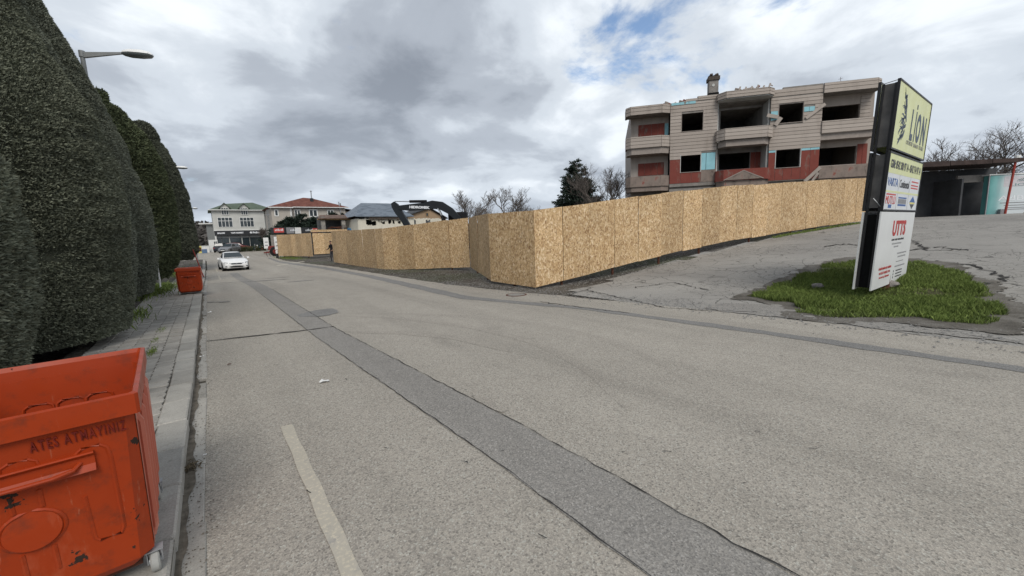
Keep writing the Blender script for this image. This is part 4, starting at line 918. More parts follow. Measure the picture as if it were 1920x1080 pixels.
def bpart(name, mat, *boxes, parent=None):
    b = MB()
    for (x0, x1, y0, y1, z0, z1) in boxes: b.box(x0, x1, y0, y1, Z(z0), Z(z1))
    return b.build(name, M[mat], parent or bb)
def holed(name, mat, x0, x1, z0, z1, y0, y1, holes, parent=None):
    xs = sorted({x0, x1, *[min(max(h[0], x0), x1) for h in holes], *[min(max(h[1], x0), x1) for h in holes]}); b = MB()
    for a, c in zip(xs[:-1], xs[1:]):
        m = (a+c)/2; cuts = sorted((max(h[2], z0), min(h[3], z1)) for h in holes if h[0] < m < h[1] and h[2] < z1 and h[3] > z0); z = z0
        for (p, q) in cuts:
            if p > z+.01: b.box(a, c, y0, y1, Z(z), Z(p))
            z = q
        if z1 > z+.01: b.box(a, c, y0, y1, Z(z), Z(z1))
    me = b.mesh(name); bm = bmesh.new(); bm.from_mesh(me); bmesh.ops.remove_doubles(bm, verts=bm.verts, dist=.0005); 
    # drop the doubled inner faces between neighbouring blocks so the wall is one body
    seen = {}
    for f in bm.faces:
        k = tuple(sorted(v.index for v in f.verts)); seen.setdefault(k, []).append(f)
    bmesh.ops.delete(bm, geom=[f for fs in seen.values() if len(fs) > 1 for f in fs], context='FACES_ONLY'); bm.to_mesh(me); bm.free()
    return link(name, me, M[mat], parent or bb)
def siding(x0, x1, z0, z1, y, holes, step=.245, parent=None, skip=0.0, top=None, rz=0, org=None):
    z = z0; r = random.Random(int(x0*10+z0*7)); k = 0
    while z < z1-.04:
        h = min(step, z1-z); iv = [(x0, x1)]
        for (a, c, p, q) in holes:
            if p < z+h*.6 and q > z+h*.4: iv = [s for (l, m) in iv for s in ((l, min(m, a)), (max(l, c), m)) if s[1]-s[0] > .06]
        for (l, m) in iv:
            if r.random() < skip: continue
            zt = h-.016
            if top and z+h > z1-step*2.2 and r.random() < top: zt = h*r.uniform(.3, .8)
            b = MB(); b.xprism([(0, 0), (-.034, .004), (-.024, zt-.006), (-.006, zt), (0, zt)], 0, m-l-.004)
            o = b.build('siding_board', M['siding'], parent or bb)
            if org is None: o.location = (l, y, Z(z))
            else:
                c_, s_ = math.cos(rz), math.sin(rz); o.location = (org[0]+l*c_-y*s_, org[1]+l*s_+y*c_, Z(z)); o.rotation_euler = (0, 0, rz)
        z += step
F0, F1, F2, RF = 1.6, 5.05, 8.00, 10.95
# floor plates and inner rooms
for nm, z0, z1 in (('floor_slab', F1-.25, F1), ('floor_slab', F2-.25, F2), ('roof_slab', RF-.25, RF)):
    bpart(nm, 'slab_concrete', (-3.36, 12.6, 1.21, 11.0, z0, z1), (-.74, 2.48, .16, 1.209, z0, z1), (6.02, 9.18, .16, 1.209, z0, z1), (2.621, 5.879, .17, 1.209, z0, z1), (-3.36, -.741, 1.06, 1.209, z0, z1))
bpart('back_wall', 'room_wall', (-3.36, 12.6, 11.0, 11.2, F0, RF+.3)); bpart('side_wall', 'siding', (-3.58, -3.361, .9, 11.2, F0, RF+.2)); bpart('side_wall', 'siding', (12.601, 12.8, 1.0, 11.2, F0, RF+.2))
for z0, z1 in ((F1, F2-.25), (F2, RF-.25)):
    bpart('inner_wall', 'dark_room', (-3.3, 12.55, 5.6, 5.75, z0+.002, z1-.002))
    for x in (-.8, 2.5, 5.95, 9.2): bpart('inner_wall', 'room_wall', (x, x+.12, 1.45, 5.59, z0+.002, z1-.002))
bpart('ground_floor_wall', 'slab_concrete', (-3.36, -.76, .8, 1.0, F0-.3, F1-.251), (-.759, 9.2, .02, .2, F0-.3, F1-.251), (9.201, 12.6, 1.0, 1.2, F0-.3, F1-.251))
# left bay
LW = [(.04, 1.53, 8.98, 10.27), (.02, 1.44, 6.0, 7.27), (1.47, 2.46, 6.08, 7.34)]
holed('bay_wall', 'slab_concrete', -.75, 2.5, F1-.1, 11.0, 0, .15, LW); siding(-.76, 2.51, 6.98, 11.12, -.004, LW, top=.35)
bpart('parapet', 'slab_concrete', (-.74, .3, .0, .15, 11.001, 11.10), (.32, 1.1, .0, .15, 11.001, 11.30), (1.12, 2.5, .0, .15, 11.001, 11.42)); siding(1.15, 2.51, 11.12, 11.42, -.004, [], .15); siding(.30, 1.13, 11.12, 11.30, -.004, [], .18)
for x0, x1 in ((-.70, -.12), (-.10, .50), (.52, .98)): bpart('foam_panel', 'blue_foam', (x0, x1, -.052, -.040, 10.93, 11.10))
for x0, x1, z0, z1 in ((-.74, .0, 5.2, 6.965), (.02, .78, 5.2, 5.97), (.80, 1.45, 5.2, 5.97), (2.475, 2.5, 5.2, 7.0)): bpart('red_panel', 'red_sheathing', (x0, x1, -.022, -.002, z0, z1))
bpart('bare_panel', 'stained_parapet', (1.47, 2.49, -.024, -.002, 5.2, 6.06))
for x0, x1 in ((1.48, 1.80), (1.83, 2.45)): bpart('window_pane', 'blue_foam', (x0, x1, .02, .035, 6.10, 7.32))
for (a, c, p, q) in LW[:2]:
    for nm, bx_ in (('window_frame', (a-.03, a+.012, -.045, .10, p-.03, q+.03)), ('window_frame', (c-.012, c+.03, -.045, .10, p-.03, q+.03)), ('window_sill', (a+.013, c-.013, -.055, .10, p-.035, p+.005))): bpart(nm, 'ceiling_white' if nm == 'window_frame' and p < 7 else 'siding_edge', bx_)
# right bay
RW = [(6.50, 8.05, 8.97, 10.26), (6.45, 8.03, 5.87, 7.12)]
holed('bay_wall', 'slab_concrete', 6.0, 9.2, F1-.1, 11.25, 0, .15, RW); siding(5.99, 9.21, 7.14, 11.33, -.004, RW+[(8.07, 8.75, 9.6, 9.95), (6.0, 6.48, 9.2, 9.9)], top=.3)
bpart('parapet', 'slab_concrete', (6.0, 6.7, .0, .15, 11.251, 11.26), (6.72, 9.2, .0, .15, 11.251, 11.40)); 
for x0, x1, z0, z1 in ((8.09, 8.40, 9.62, 9.93), (8.42, 8.74, 9.62, 9.93), (6.02, 6.46, 9.55, 9.88), (6.02, 6.46, 9.22, 9.52), (6.0, 6.42, 6.98, 7.12), (8.08, 8.62, 6.98, 7.12), (8.64, 9.18, 6.98, 7.12)): bpart('foam_panel', 'blue_foam', (x0, x1, -.030, -.004, z0, z1))
for x0, x1, z0, z1 in ((6.0, 6.43, 5.0, 6.97), (6.45, 6.95, 5.0, 5.85), (6.97, 7.5, 5.0, 5.85), (7.52, 8.06, 5.0, 5.85), (8.08, 8.62, 5.0, 6.97), (8.64, 9.19, 5.0, 6.97)): bpart('red_panel', 'red_sheathing', (x0, x1, -.022, -.002, z0, z1))
for (a, c, p, q) in RW:
    for nm, bx_ in (('window_frame', (a-.03, a+.012, -.045, .10, p-.03, q+.03)), ('window_frame', (c-.012, c+.03, -.045, .10, p-.03, q+.03)), ('window_sill', (a+.013, c-.013, -.055, .10, p-.035, p+.005))): bpart(nm, 'ceiling_white' if p < 7 and nm == 'window_frame' else 'siding_edge', bx_)
# centre: recessed wall, bowed balcony and bowed roof edge
CW = [(3.0, 5.9, 8.05, 10.55), (3.0, 5.15, 6.15, 7.35)]
holed('recess_wall', 'room_wall', 2.52, 5.98, F1, RF, 1.22, 1.36, CW)
bpart('reveal_wall', 'ceiling_white', (2.50, 2.62, .152, 1.219, F1, F2-.26), (2.50, 2.62, .152, 1.219, F2, RF)); bpart('reveal_wall', 'ceiling_white', (5.88, 6.0, .152, 1.219, F1, F2-.26), (5.88, 6.0, .152, 1.219, F2, RF))
for x0, x1 in ((5.18, 5.5), (5.52, 5.86)): bpart('red_panel', 'red_sheathing', (x0, x1, 1.19, 1.215, 5.1, 7.3))
bow = [(2.42, .16), (2.42, -.35), (2.85, -.80), (5.60, -.80), (6.05, -.35), (6.05, .16)]
def shrink(pl_, d): cx_b, cy_b = 4.23, .16; return [(cx_b+(x-cx_b)*(1-d/1.8), y+(d if y < .1 else 0)) for x, y in pl_]
def bowed(nm, mat, pl_, z0, z1): b = MB(); b.slab([(x, y) for x, y in pl_], Z(z0), Z(z1)); return b.build(nm, M[mat], bb)
bowed('balcony_slab', 'siding_edge', shrink(bow, .16), 7.55, 7.98)
def bowwall(nm, mat, pl_, z0, z1, th=.10, side=True, brd=True):
    for (a, c) in zip(pl_[:-1], pl_[1:]):
        L = math.dist(a, c); rz = math.atan2(c[1]-a[1], c[0]-a[0]); b = MB(); b.box(0, L, 0, th, 0, z1-z0); o = b.build(nm, M[mat], bb); o.location = (a[0], a[1], Z(z0)); o.rotation_euler = (0, 0, rz)
        if brd: siding(.005, L-.005, z0, z1, -.003, [], .245 if z1-z0 > .5 else .2, rz=rz, org=a)
bowwall('balcony_parapet', 'slab_concrete', bow, 7.99, 8.78); bowwall('roof_edge', 'slab_concrete', bow, 10.86, 11.32)
bowed('roof_soffit', 'ceiling_white', shrink(bow, .05), 10.80, 10.855)
bowwall('lower_parapet', 'red_sheathing', bow, 5.10, 5.88, brd=False); bowed('balcony_slab', 'stained_parapet', shrink(bow, .1), 4.65, 5.09)
b = MB(); b.prism([(2.95, Z(5.14)), (5.35, Z(5.14)), (5.30, Z(5.20)), (4.15, Z(5.72)), (3.0, Z(5.20))][::1], -.86, -.805); b.build('pediment', M['stained_parapet'], bb); b = MB(); b.bar((2.85, -.85, Z(5.14)), (4.15, -.85, Z(5.76)), .06); b.bar((4.16, -.85, Z(5.76)), (5.45, -.85, Z(5.14)), .06); b.build('pediment_trim', M['siding_edge'], bb)
# left wing with chamfered balconies
holed('wing_wall', 'siding', -3.36, -.76, F1, RF, .90, 1.05, [])
for z0, z1 in ((F1+1.0, F1+1.95), (F2+1.0, F2+1.95)):
    for k in range(4): bpart('red_panel', 'red_sheathing', (-3.0+k*.49, -2.53+k*.49, .86, .895, z0+.8*0, z1))
bpart('foam_panel', 'blue_foam', (-1.03, -.78, .84, .895, F2+1.0, F2+1.9)); 
lbw = [(-3.99, .9), (-3.99, -.05), (-3.66, -.38), (-1.42, -.38), (-.80, .0)]
bowwall('balcony_parapet', 'slab_concrete', lbw[1:], 7.99, 8.82); bpart('parapet_end', 'red_sheathing', (-4.0, -3.9, -.04, .9, 7.995, 8.80)); bowwall('roof_edge', 'slab_concrete', lbw, 10.42, 11.05); bowwall('lower_parapet', 'stained_parapet', lbw, 5.08, 5.86, brd=False)
def lslab(nm, mat, z0, z1, d=.1): b = MB(); b.slab([(x+d*.8 if x < -3 else x, y+(d if y < .5 else 0)) for x, y in lbw]+[(-.78, .895)], Z(z0), Z(z1)); b.build(nm, M[mat], bb)
lslab('balcony_slab', 'siding_edge', 7.52, 7.985); lslab('balcony_slab', 'stained_parapet', 4.72, 5.075); lslab('roof_soffit', 'slab_concrete', 10.45, 10.60, .12)
bpart('corner_rubble', 'red_sheathing', (-1.35, -.80, .05, .5, 11.06, 11.16))
# right wing
RO = [(9.5, 11.95, 9.0, 10.05), (9.5, 11.95, 5.95, 7.2)]
holed('wing_wall', 'siding', 9.21, 12.6, F1, RF, 1.0, 1.18, RO)
siding(11.97, 12.6, 8.9, 10.7, .995, [])
rbw = [(9.21, .05), (9.21, -.1), (12.35, -.1), (12.72, .25), (12.72, 1.0)]
bowwall('balcony_parapet', 'slab_concrete', rbw[1:], 8.04, 8.86); bowwall('roof_edge', 'slab_concrete', rbw[1:], 10.72, 11.38); bowwall('lower_parapet', 'stained_parapet', rbw[1:], 4.94, 5.78, brd=False)
def rslab(nm, mat, z0, z1, d): b = MB(); b.slab([(9.22, -.1+d), (12.3, -.1+d), (12.66-d*.5, .25+d), (12.66-d*.5, .995), (9.22, .995)], Z(z0), Z(z1)); b.build(nm, M[mat], bb)
rslab('balcony_slab', 'siding_edge', 7.60, 8.035, .14); rslab('roof_soffit', 'slab_concrete', 10.74, 10.82, .12); rslab('balcony_slab', 'stained_parapet', 4.6, 4.935, .12)
for x0, x1 in ((11.98, 12.28), (12.30, 12.59)): bpart('red_panel', 'red_sheathing', (x0, x1, .965, .998, 5.9, 7.3))
# chimney
ch = MB(); ch.box(2.08, 2.72, .9, 1.5, Z(RF), Z(12.72)); cho = ch.build('chimney', M['old_concrete'], bb)
b = MB(); b.box(2.04, 2.76, .86, 1.54, Z(11.62), Z(11.82)); b.build('dark_collar', M['dark_gap'], cho); b = MB(); b.box(2.00, 2.80, .82, 1.58, Z(12.721), Z(12.98)); b.build('broken_cap', M['bark'], cho)
b = MB(); b.lathe([(.10, 0), (.10, .03), (.07, .035)], n=16, axis='y'); o = b.build('vent_ring', M['ceiling_white'], cho); o.location = (2.36, .868, Z(12.35))
cr_ = random.Random(3)
for k in range(9):
    s = cr_.uniform(.06, .16); b = MB(); b.cbox(-s, s, -s*.7, s*.7, -s*.5, s*.5, .02); o = b.build('loose_brick', M['bark'], bb); o.location = (2.08+cr_.random()*.6, .95+cr_.random()*.5, Z(13.03+cr_.random()*.08)); o.rotation_euler = (cr_.uniform(-.5, .5), cr_.uniform(-.5, .5), cr_.uniform(0, 3))
# rubble and torn pieces along the roof edge
for k in range(26):
    x = cr_.uniform(3.6, 5.95) if k < 18 else cr_.uniform(-1.5, .5); s = cr_.uniform(.05, .20); b = MB(); b.cbox(-s*1.6, s*1.6, -s*.5, s*.5, -s*.5, s*.5, .015)
    o = b.build('rubble_piece', M['siding' if k % 3 else 'red_sheathing'], bb); o.location = (x, -.55+cr_.uniform(0, .5) if k < 18 else cr_.uniform(.1, .6), Z(11.33+cr_.uniform(0, .16)) if k < 18 else Z(11.15)); o.rotation_euler = (cr_.uniform(-.5, .5), cr_.uniform(-.6, .6), cr_.uniform(-.7, .7))
for (x0, z0, x1, z1, w) in ((8.20, 9.15, 9.30, 9.98, .20), (5.75, 9.60, 6.45, 9.38, .24), (6.30, 8.85, 6.62, 9.35, .26), (8.35, 4.80, 9.25, 5.72, .22), (8.80, 4.75, 9.15, 5.35, .16)):
    b = MB(); b.bar((x0, -.10, Z(z0)), (x1, -.16, Z(z1)), .05, w); b.build('torn_panel', M['siding'], bb)
for x in np.linspace(3.7, 5.6, 6): b = MB(); b.bar((x, -.6, Z(11.30)), (x+.1, -.6, Z(11.55+.06*math.sin(7*x))), .04, .10); b.build('broken_stub', M['siding'], bb)
b = MB(); b.tube([(10.3, .2, Z(11.35)), (10.28, .2, Z(11.75))], .012, 5); b.tube([(10.15, .2, Z(11.6)), (10.42, .2, Z(11.66))], .010, 5); b.build('bent_rod', M['rust'], bb)

# ================================================================== open shed with red post at the top of the yard
GF = Frame((40.5, 5.85), (4.0, -3.9)); gz = 1.98
gs = thing('open_shed', 'dark open-fronted shed with sagging flat roof on a red post', 'shed', GF.w(0, 0, gz), GF.rz)
def gp(name, mat, *boxes):
    b = MB()
    for (x0, x1, y0, y1, z0, z1) in boxes: b.box(x0, x1, y0, y1, z0, z1)
    return b.build(name, M[mat], gs)
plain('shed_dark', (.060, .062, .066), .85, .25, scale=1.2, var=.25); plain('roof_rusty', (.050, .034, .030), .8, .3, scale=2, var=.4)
GX1 = 6.9
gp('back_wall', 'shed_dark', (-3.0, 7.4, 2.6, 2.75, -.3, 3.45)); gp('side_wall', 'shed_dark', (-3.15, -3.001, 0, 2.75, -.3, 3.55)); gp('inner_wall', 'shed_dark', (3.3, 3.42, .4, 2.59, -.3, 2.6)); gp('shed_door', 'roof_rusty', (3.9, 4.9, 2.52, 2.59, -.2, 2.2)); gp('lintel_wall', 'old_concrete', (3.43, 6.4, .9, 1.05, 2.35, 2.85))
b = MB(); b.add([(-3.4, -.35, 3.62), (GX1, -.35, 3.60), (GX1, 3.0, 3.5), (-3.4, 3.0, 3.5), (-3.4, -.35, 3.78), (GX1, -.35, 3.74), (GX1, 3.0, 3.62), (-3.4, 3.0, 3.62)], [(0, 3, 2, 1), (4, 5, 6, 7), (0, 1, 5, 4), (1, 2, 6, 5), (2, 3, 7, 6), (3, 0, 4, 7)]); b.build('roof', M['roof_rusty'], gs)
for k in range(4): x = -3.3+k*2.55; gp('fascia_board', 'roof_rusty', (x, x+2.52, -.40, -.355, 3.42+k*.02, 3.80-k*.02))
pxp = GF.px(1884, 402, -.25)[0]
b = MB(); b.tube([(pxp, -.25, -.1), (pxp+.25, -.25, 3.6)], .065, 10); b.build('red_post', M['red_pipe'], gs, True); b = MB(); b.lathe([(.16, 0), (.16, .16), (.10, .18)], (pxp+.28, -.3, 3.74), 10); b.build('post_cap', M['white_paint'], gs)
# teal and white tank cabinet with printing, standing under the end of the roof
x0 = GF.px(1851, 380, .35)[0]; x1 = GF.px(1951, 380, .35)[0]
tk = thing('tank_cabinet', 'white and teal printed tank cabinet standing behind the red shed post', 'tank', GF.w(x0, .35, gz), GF.rz); tw = x1-x0
t = NT('tank_print'); W = t.tc.outputs['Object']; g_ = t.new('ShaderNodeSeparateXYZ', {0: W}).outputs[0]; c = t.ramp(t.math('ADD', t.math('DIVIDE', g_, tw), t.math('MULTIPLY', t.noise(1.2, 3), .15)), [(.08, (.10, .30, .29)), (.22, (.25, .50, .49)), (.42, (.58, .63, .64)), (.9, (.60, .64, .66))]); t.out(c, .4, .4)
b = MB(); b.cbox(0, tw, 0, .45, 0, 2.72, .03); tb = b.build('cabinet_body', M['tank_print'], tk); b = MB(); b.box(-.06, -.005, -.02, .05, 0, 2.72); b.build('corner_trim', M['galv'], tk); b = MB(); b.box(-.1, tw+.1, -.05, .5, 2.722, 2.80); b.build('cabinet_lid', M['white_paint'], tk)
plain('print_white', (.72, .74, .76), .4, .4); plain('print_teal', (.13, .26, .26), .5, .3); plain('print_rose', (.55, .53, .55), .5, .3)
b = MB(); b.box(tw*.27, tw*.98, -.006, -.001, 1.90, 2.60); b.build('logo_field', M['print_rose'], tk)
text('LION', M['print_teal'], tk, tw*.60, 2.02, width=tw*.42, height=.18, y=-.010, depth=.004); b = MB()
for k in range(5): b.tube([(tw*.60-.3+k*.12, -.010, 2.22), (tw*.60-.18+k*.12, -.010, 2.45-.03*abs(k-2)), (tw*.60-.05+k*.10, -.010, 2.28)], .014, 4)
b.build('logo_mark', M['print_teal'], tk)
text('AdBlue', M['print_white'], tk, tw*.60, 1.12, width=tw*.80, height=.34, y=-.006, depth=.008)
for z, a, c in ((.76, .24, .78), (.58, .32, .70), (.42, .34, .76), (.30, .40, .72)): b = MB(); b.box(tw*a, tw*c, -.008, -.002, z, z+.05); b.build('print_line', M['ink_grey'], tk)
b = MB(); b.box(tw*.2, tw*.32, -.25, -.05, 0, .35); b.build('meter_box', M['ink_grey'], tk); b = MB(); b.tube([(tw*.62, -.3, .03), (tw*.75, -.32, .05), (tw*.85, -.3, .35), (tw*.92, -.2, .8), (tw*.95, -.05, 1.0)], .03, 8); b.build('filler_hose', M['rubber'], tk, True); b = MB(); b.cbox(tw*.88, tw*1.02, -.30, -.06, 0, .85, .02); b.build('pump', M['brand_blue'], tk)
# ================================================================== cars
plain('car_white', (.80, .80, .79), .25, .5, scale=1, var=.02); plain('car_grey', (.22, .225, .235), .3, .5, .3, scale=1, var=.03); plain('car_dark', (.03, .035, .045), .25, .5, scale=1, var=.05); plain('car_red', (.16, .03, .03), .3, .5)
plain('car_glass', (.025, .035, .040), .06, .6, scale=1, var=.1); plain('tyre', (.02, .02, .02), .85, .2); plain('alloy', (.40, .41, .42), .35, .5, .7); plain('lamp_clear', (.30, .32, .34), .15, .6, scale=20, var=.3); plain('tail_red', (.35, .02, .02), .3, .5)
def make_car(label, loc, rz, paint, kind='sedan', lights_front=True):
    t = thing('car', label, 'car', loc, rz)
    # stations along the length (front at -y): y, half width, sill z, shoulder z, top z, roof half width
    if kind == 'sedan':
        st = [(-2.12, .60, .34, .50, .56, .50), (-2.06, .74, .22, .58, .68, .60), (-1.85, .84, .20, .66, .80, .66), (-1.35, .895, .20, .78, .92, .70), (-.80, .90, .20, .88, .99, .72), (0.0, .90, .20, .92, 1.0, .73), (.9, .90, .20, .95, 1.02, .72), (1.5, .89, .20, .96, 1.03, .70), (1.95, .84, .22, .92, 1.0, .64), (2.12, .74, .34, .80, .86, .56), (2.16, .60, .42, .62, .66, .50)]
        cab = [(-.82, .99, .70), (-.02, 1.415, .545), (.45, 1.46, .56), (1.0, 1.42, .55), (1.62, 1.03, .66)]
    else:
        st = [(-2.1, .62, .38, .56, .62, .52), (-2.04, .78, .26, .66, .78, .62), (-1.8, .86, .24, .76, .90, .68), (-1.2, .90, .24, .90, 1.02, .72), (-.8, .905, .24, .95, 1.05, .73), (.9, .905, .24, 1.0, 1.07, .73), (1.7, .90, .24, 1.0, 1.07, .72), (2.08, .86, .30, .98, 1.05, .70), (2.14, .78, .40, .70, .74, .60)]
        cab = [(-.85, 1.05, .70), (-.25, 1.52, .58), (.6, 1.60, .60), (1.75, 1.56, .60), (2.05, 1.06, .68)]
    vs, fs = [], []; m = 9
    for (y, w, s0, sh, tp, rw) in st:
        half = [(w*.82, s0), (w*.97, s0+.06), (w, (s0+sh)/2), (w*.985, sh), (rw, tp-.015)]
        row = [(-x, y, z) for x, z in half]+[(0, y, tp+.012)]+[(x, y, z) for x, z in half[::-1]]; vs += row; m = len(row)
    for a in range(len(st)-1):
        for i in range(m-1): fs.append((a*m+i, a*m+i+1, (a+1)*m+i+1, (a+1)*m+i))
        fs.append((a*m+m-1, a*m, (a+1)*m, (a+1)*m+m-1))
    fs.append(tuple(range(m))); fs.append(tuple(range((len(st)-1)*m, len(st)*m))); b = MB(); b.add(vs, fs); body = b.build('body', M[paint], t, True)
    # cabin shell: pillars and roof in paint, glazing set on it
    vs, fs = [], []
    for (y, z, w) in cab: vs += [(-w-.04 if z < 1.2 else -w, y, z), (-w*.75, y, z+.03), (0, y, z+.045), (w*.75, y, z+.03), (w+.04 if z < 1.2 else w, y, z)]
    n = len(cab)
    for a in range(n-1):
        for i in range(4): fs.append((a*5+i, a*5+i+1, (a+1)*5+i+1, (a+1)*5+i))
    base_z = cab[0][1]-.03; q = len(vs)
    vs += [(-.74, cab[0][0], base_z), (-.74, cab[-1][0], base_z), (.74, cab[0][0], base_z), (.74, cab[-1][0], base_z)]
    L = [a*5 for a in range(n)]; R = [a*5+4 for a in range(n)]; fs.append(tuple([q, *L, q+1])); fs.append(tuple([q+2, *R, q+3])[::-1]); b = MB(); b.add(vs, fs); b.build('roof', M[paint], t, True)
    def glass(nm, P): b = MB(); b.add(P, [tuple(range(len(P)))]); return b.build(nm, M['car_glass'], t)
    (y0, z0, w0), (y1, z1, w1) = cab[0], cab[1]; o = .022
    glass('windscreen', [(-w0+.03, y0-.01+.05, z0+.075), (w0-.03, y0-.01+.05, z0+.075), (w1-.02, y1-.055, z1+.022), (-w1+.02, y1-.055, z1+.022)])
    (y2, z2, w2), (y3, z3, w3) = cab[-2], cab[-1]; glass('rear_window', [(-w3+.05, y3-.03, z3+.10), (w3-.05, y3-.03, z3+.10), (w2-.05, y2+.06, z2+.02), (-w2+.05, y2+.06, z2+.02)])
    for s in (1, -1):
        e = .016
        glass('side_window', [(s*(w0+.02+e), y0+.22, z0+.03), (s*(w0+.02+e), .40, z0+.04), (s*(cab[2][2]+.02+e), .42, cab[2][1]-.07), (s*(w1+.03+e), y1+.02, z1-.06)]); glass('side_window', [(s*(w0+.02+e), .46, z0+.04), (s*(w3+.01+e), y3-.32, z3+.05), (s*(w2+.03+e), y2-.05, z2-.06), (s*(cab[2][2]+.02+e), .48, cab[2][1]-.07)])
        b = MB(); b.cbox(.93 if s > 0 else -1.10, 1.10 if s > 0 else -.93, -.72, -.60, .93, 1.06, .03); mr = b.build('mirror', M[paint], t); b = MB(); b.box(.88 if s > 0 else -.94, .94 if s > 0 else -.88, -.70, -.64, .96, 1.0); b.build('mirror_arm', M['car_dark'], mr)
        P = [(s*.36, -2.10, .585), (s*.60, -2.075, .60), (s*.80, -1.93, .645), (s*.815, -1.90, .70), (s*.66, -2.03, .685), (s*.40, -2.085, .625)]
        b = MB(); b.add([(x, y-.012, z) for x, y, z in P]+[(x*.98, y+.10, z) for x, y, z in P], [tuple(range(6)), *[(i, (i+1) % 6, 6+(i+1) % 6, 6+i) for i in range(6)]]); hl = b.build('headlight', M['lamp_clear'], t); b = MB(); b.lathe([(.038, 0), (.038, .02)], (s*.62, -2.09, .645), 12, 'y'); b.build('lens', M['car_dark'], hl)
        b = MB(); b.cbox(s*.66-.10, s*.66+.10, -2.10, -2.03, .335, .405, .01); b.build('fog_lamp', M['car_dark'], t); b = MB(); b.box(s*.70-.12, s*.70+.12, 2.09, 2.14, .72, .84); b.build('tail_lamp', M['tail_red'], t)
        for y in (-1.30, 1.32):
            b = MB(); b.lathe([(.19, -.10), (.30, -.10), (.325, -.07), (.325, .07), (.30, .10), (.19, .10)], (s*.81, y, .322), 22, 'x'); wh = b.build('wheel', M['tyre'], t, True); b = MB(); b.lathe([(.03, s*.085), (.20, s*.105), (.215, s*.09)][::1], (s*.81, y, .322), 18, 'x'); b.build('rim', M['alloy'], wh, True)
            b = MB(); b.lathe([(.37, -.004), (.37, .004)], (s*.895, y, .33), 20, 'x'); b.build('wheel_arch', M['dark_gap'], t)
    zg = 0 if kind == 'sedan' else .08
    b = MB(); b.prism([(-.40, .60+zg), (-.33, .525+zg), (.33, .525+zg), (.40, .60+zg), (.30, .625+zg), (-.30, .625+zg)], -2.145, -2.05); g = b.build('grille', M['car_dark'], t); b = MB(); b.box(-.055, .055, -2.155, -2.146, .56+zg, .60+zg); b.build('badge', M['alloy'], g)
    b = MB(); b.prism([(-.50, .35), (-.36, .29), (.36, .29), (.50, .35), (.36, .385), (-.36, .385)], -2.15, -2.0); b.build('lower_grille', M['dark_gap'], t); b = MB(); b.box(-.26, .26, -2.165, -2.15, .425, .535-.02); b.build('number_plate', M['white_paint'], t)
    b = MB(); b.box(-.70, .70, -1.95, 1.95, .12, .22); b.build('underbody', M['dark_gap'], t)
    return t
cp = onground(441, 508); car = make_car('white saloon car driving towards us in the left lane', (cp[0], cp[1]+2.1, tzf(cp[0], cp[1]+2)), RAD(4), 'car_white')

# ================================================================== far buildings
def far_thing(name, label, cat, x, y, z=None, rz=0, group=None): return thing(name, label, cat, (x, y, tzf(x, y) if z is None else z), rz, group)
def boxp(parent, name, mat, x0, x1, y0, y1, z0, z1): b = MB(); b.box(x0, x1, y0, y1, z0, z1); return b.build(name, M[mat] if isinstance(mat, str) else mat, parent)
def window(parent, x0, x1, z0, z1, cols, rows_z=None, wall_y=0.0, frame='white_paint', glass='car_glass', fw=.07, nm='window'):
    f = boxp(parent, nm, glass, x0, x1, wall_y-.02, wall_y+.01, z0, z1)
    xs = [x0+(x1-x0)*k/cols for k in range(cols+1)]
    for x in xs: boxp(f, 'mullion', frame, x-fw/2, x+fw/2, wall_y-.06, wall_y-.021, z0-fw/2, z1+fw/2)
    for z in [z0, z1]+(rows_z or []): 
        for a, c in zip(xs[:-1], xs[1:]): boxp(f, 'rail', frame, a+fw/2+.001, c-fw/2-.001, wall_y-.058, wall_y-.021, z-fw/2, z+fw/2)
    return f
plain('render_white', (.50, .50, .47), .85, .2, scale=.8, var=.10); plain('render_beige', (.42, .385, .34), .85, .2, scale=.8, var=.08); plain('roof_green', (.090, .118, .084), .7, .3, scale=1, var=.15); plain('trim_white', (.68, .68, .66), .7, .3); plain('red_dull', (.19, .035, .03), .7, .3, scale=6, var=.3); plain('shop_dark', (.028, .030, .034), .6, .3); plain('asphalt_flat', (.2, .2, .19), .9, .2)
def tiles():
    t = NT('roof_tile'); W = t.tc.outputs['Object']; c = t.mix(t.ramp(t.noise(1.6, 7, .75, W), [(.35, 0.0), (.65, 1.0)]), (.115, .042, .032), (.235, .098, .072)); w = t.new('ShaderNodeTexWave', {'Scale': 2.2, 'Vector': W, 'Distortion': .6}, wave_type='BANDS', bands_direction='X').outputs[0]
    c = t.mix(t.ramp(w, [(.0, .5), (.4, 0.0)]), c, (.07, .03, .025)); t.bump(w, .6, .05); t.out(c, .85, .2)
    t = NT('roof_steel'); W = t.tc.outputs['Object']; w = t.new('ShaderNodeTexWave', {'Scale': 1.4, 'Vector': W, 'Distortion': .2}, wave_type='BANDS', bands_direction='X').outputs[0]
    c = t.mix(t.ramp(t.noise(2.0, 3, .5, t.co((.5, 1, 3.5))), [(.52, 0.0), (.60, .8)]), (.17, .20, .235), (.075, .095, .12)); t.bump(w, .3, .03); t.out(c, .5, .45, .2)
tiles()
YB = 97.0; gB = tzf(5, YB)
wb = far_thing('shop_building', 'white three-storey building with green roof, dormers and dark shop fronts', 'building', 1.4, YB, gB); ox = 1.4; q = lambda z: z-gB
boxp(wb, 'wall', 'render_white', 0, 8.6, 0, 10, q(4.45), q(8.45)); boxp(wb, 'wall', 'render_white', 0.02, 8.58, .5, 10, -.3, q(4.449)); boxp(wb, 'side_wing', 'render_white', 8.61, 10.9, 2.2, 10, -.3, q(8.3))
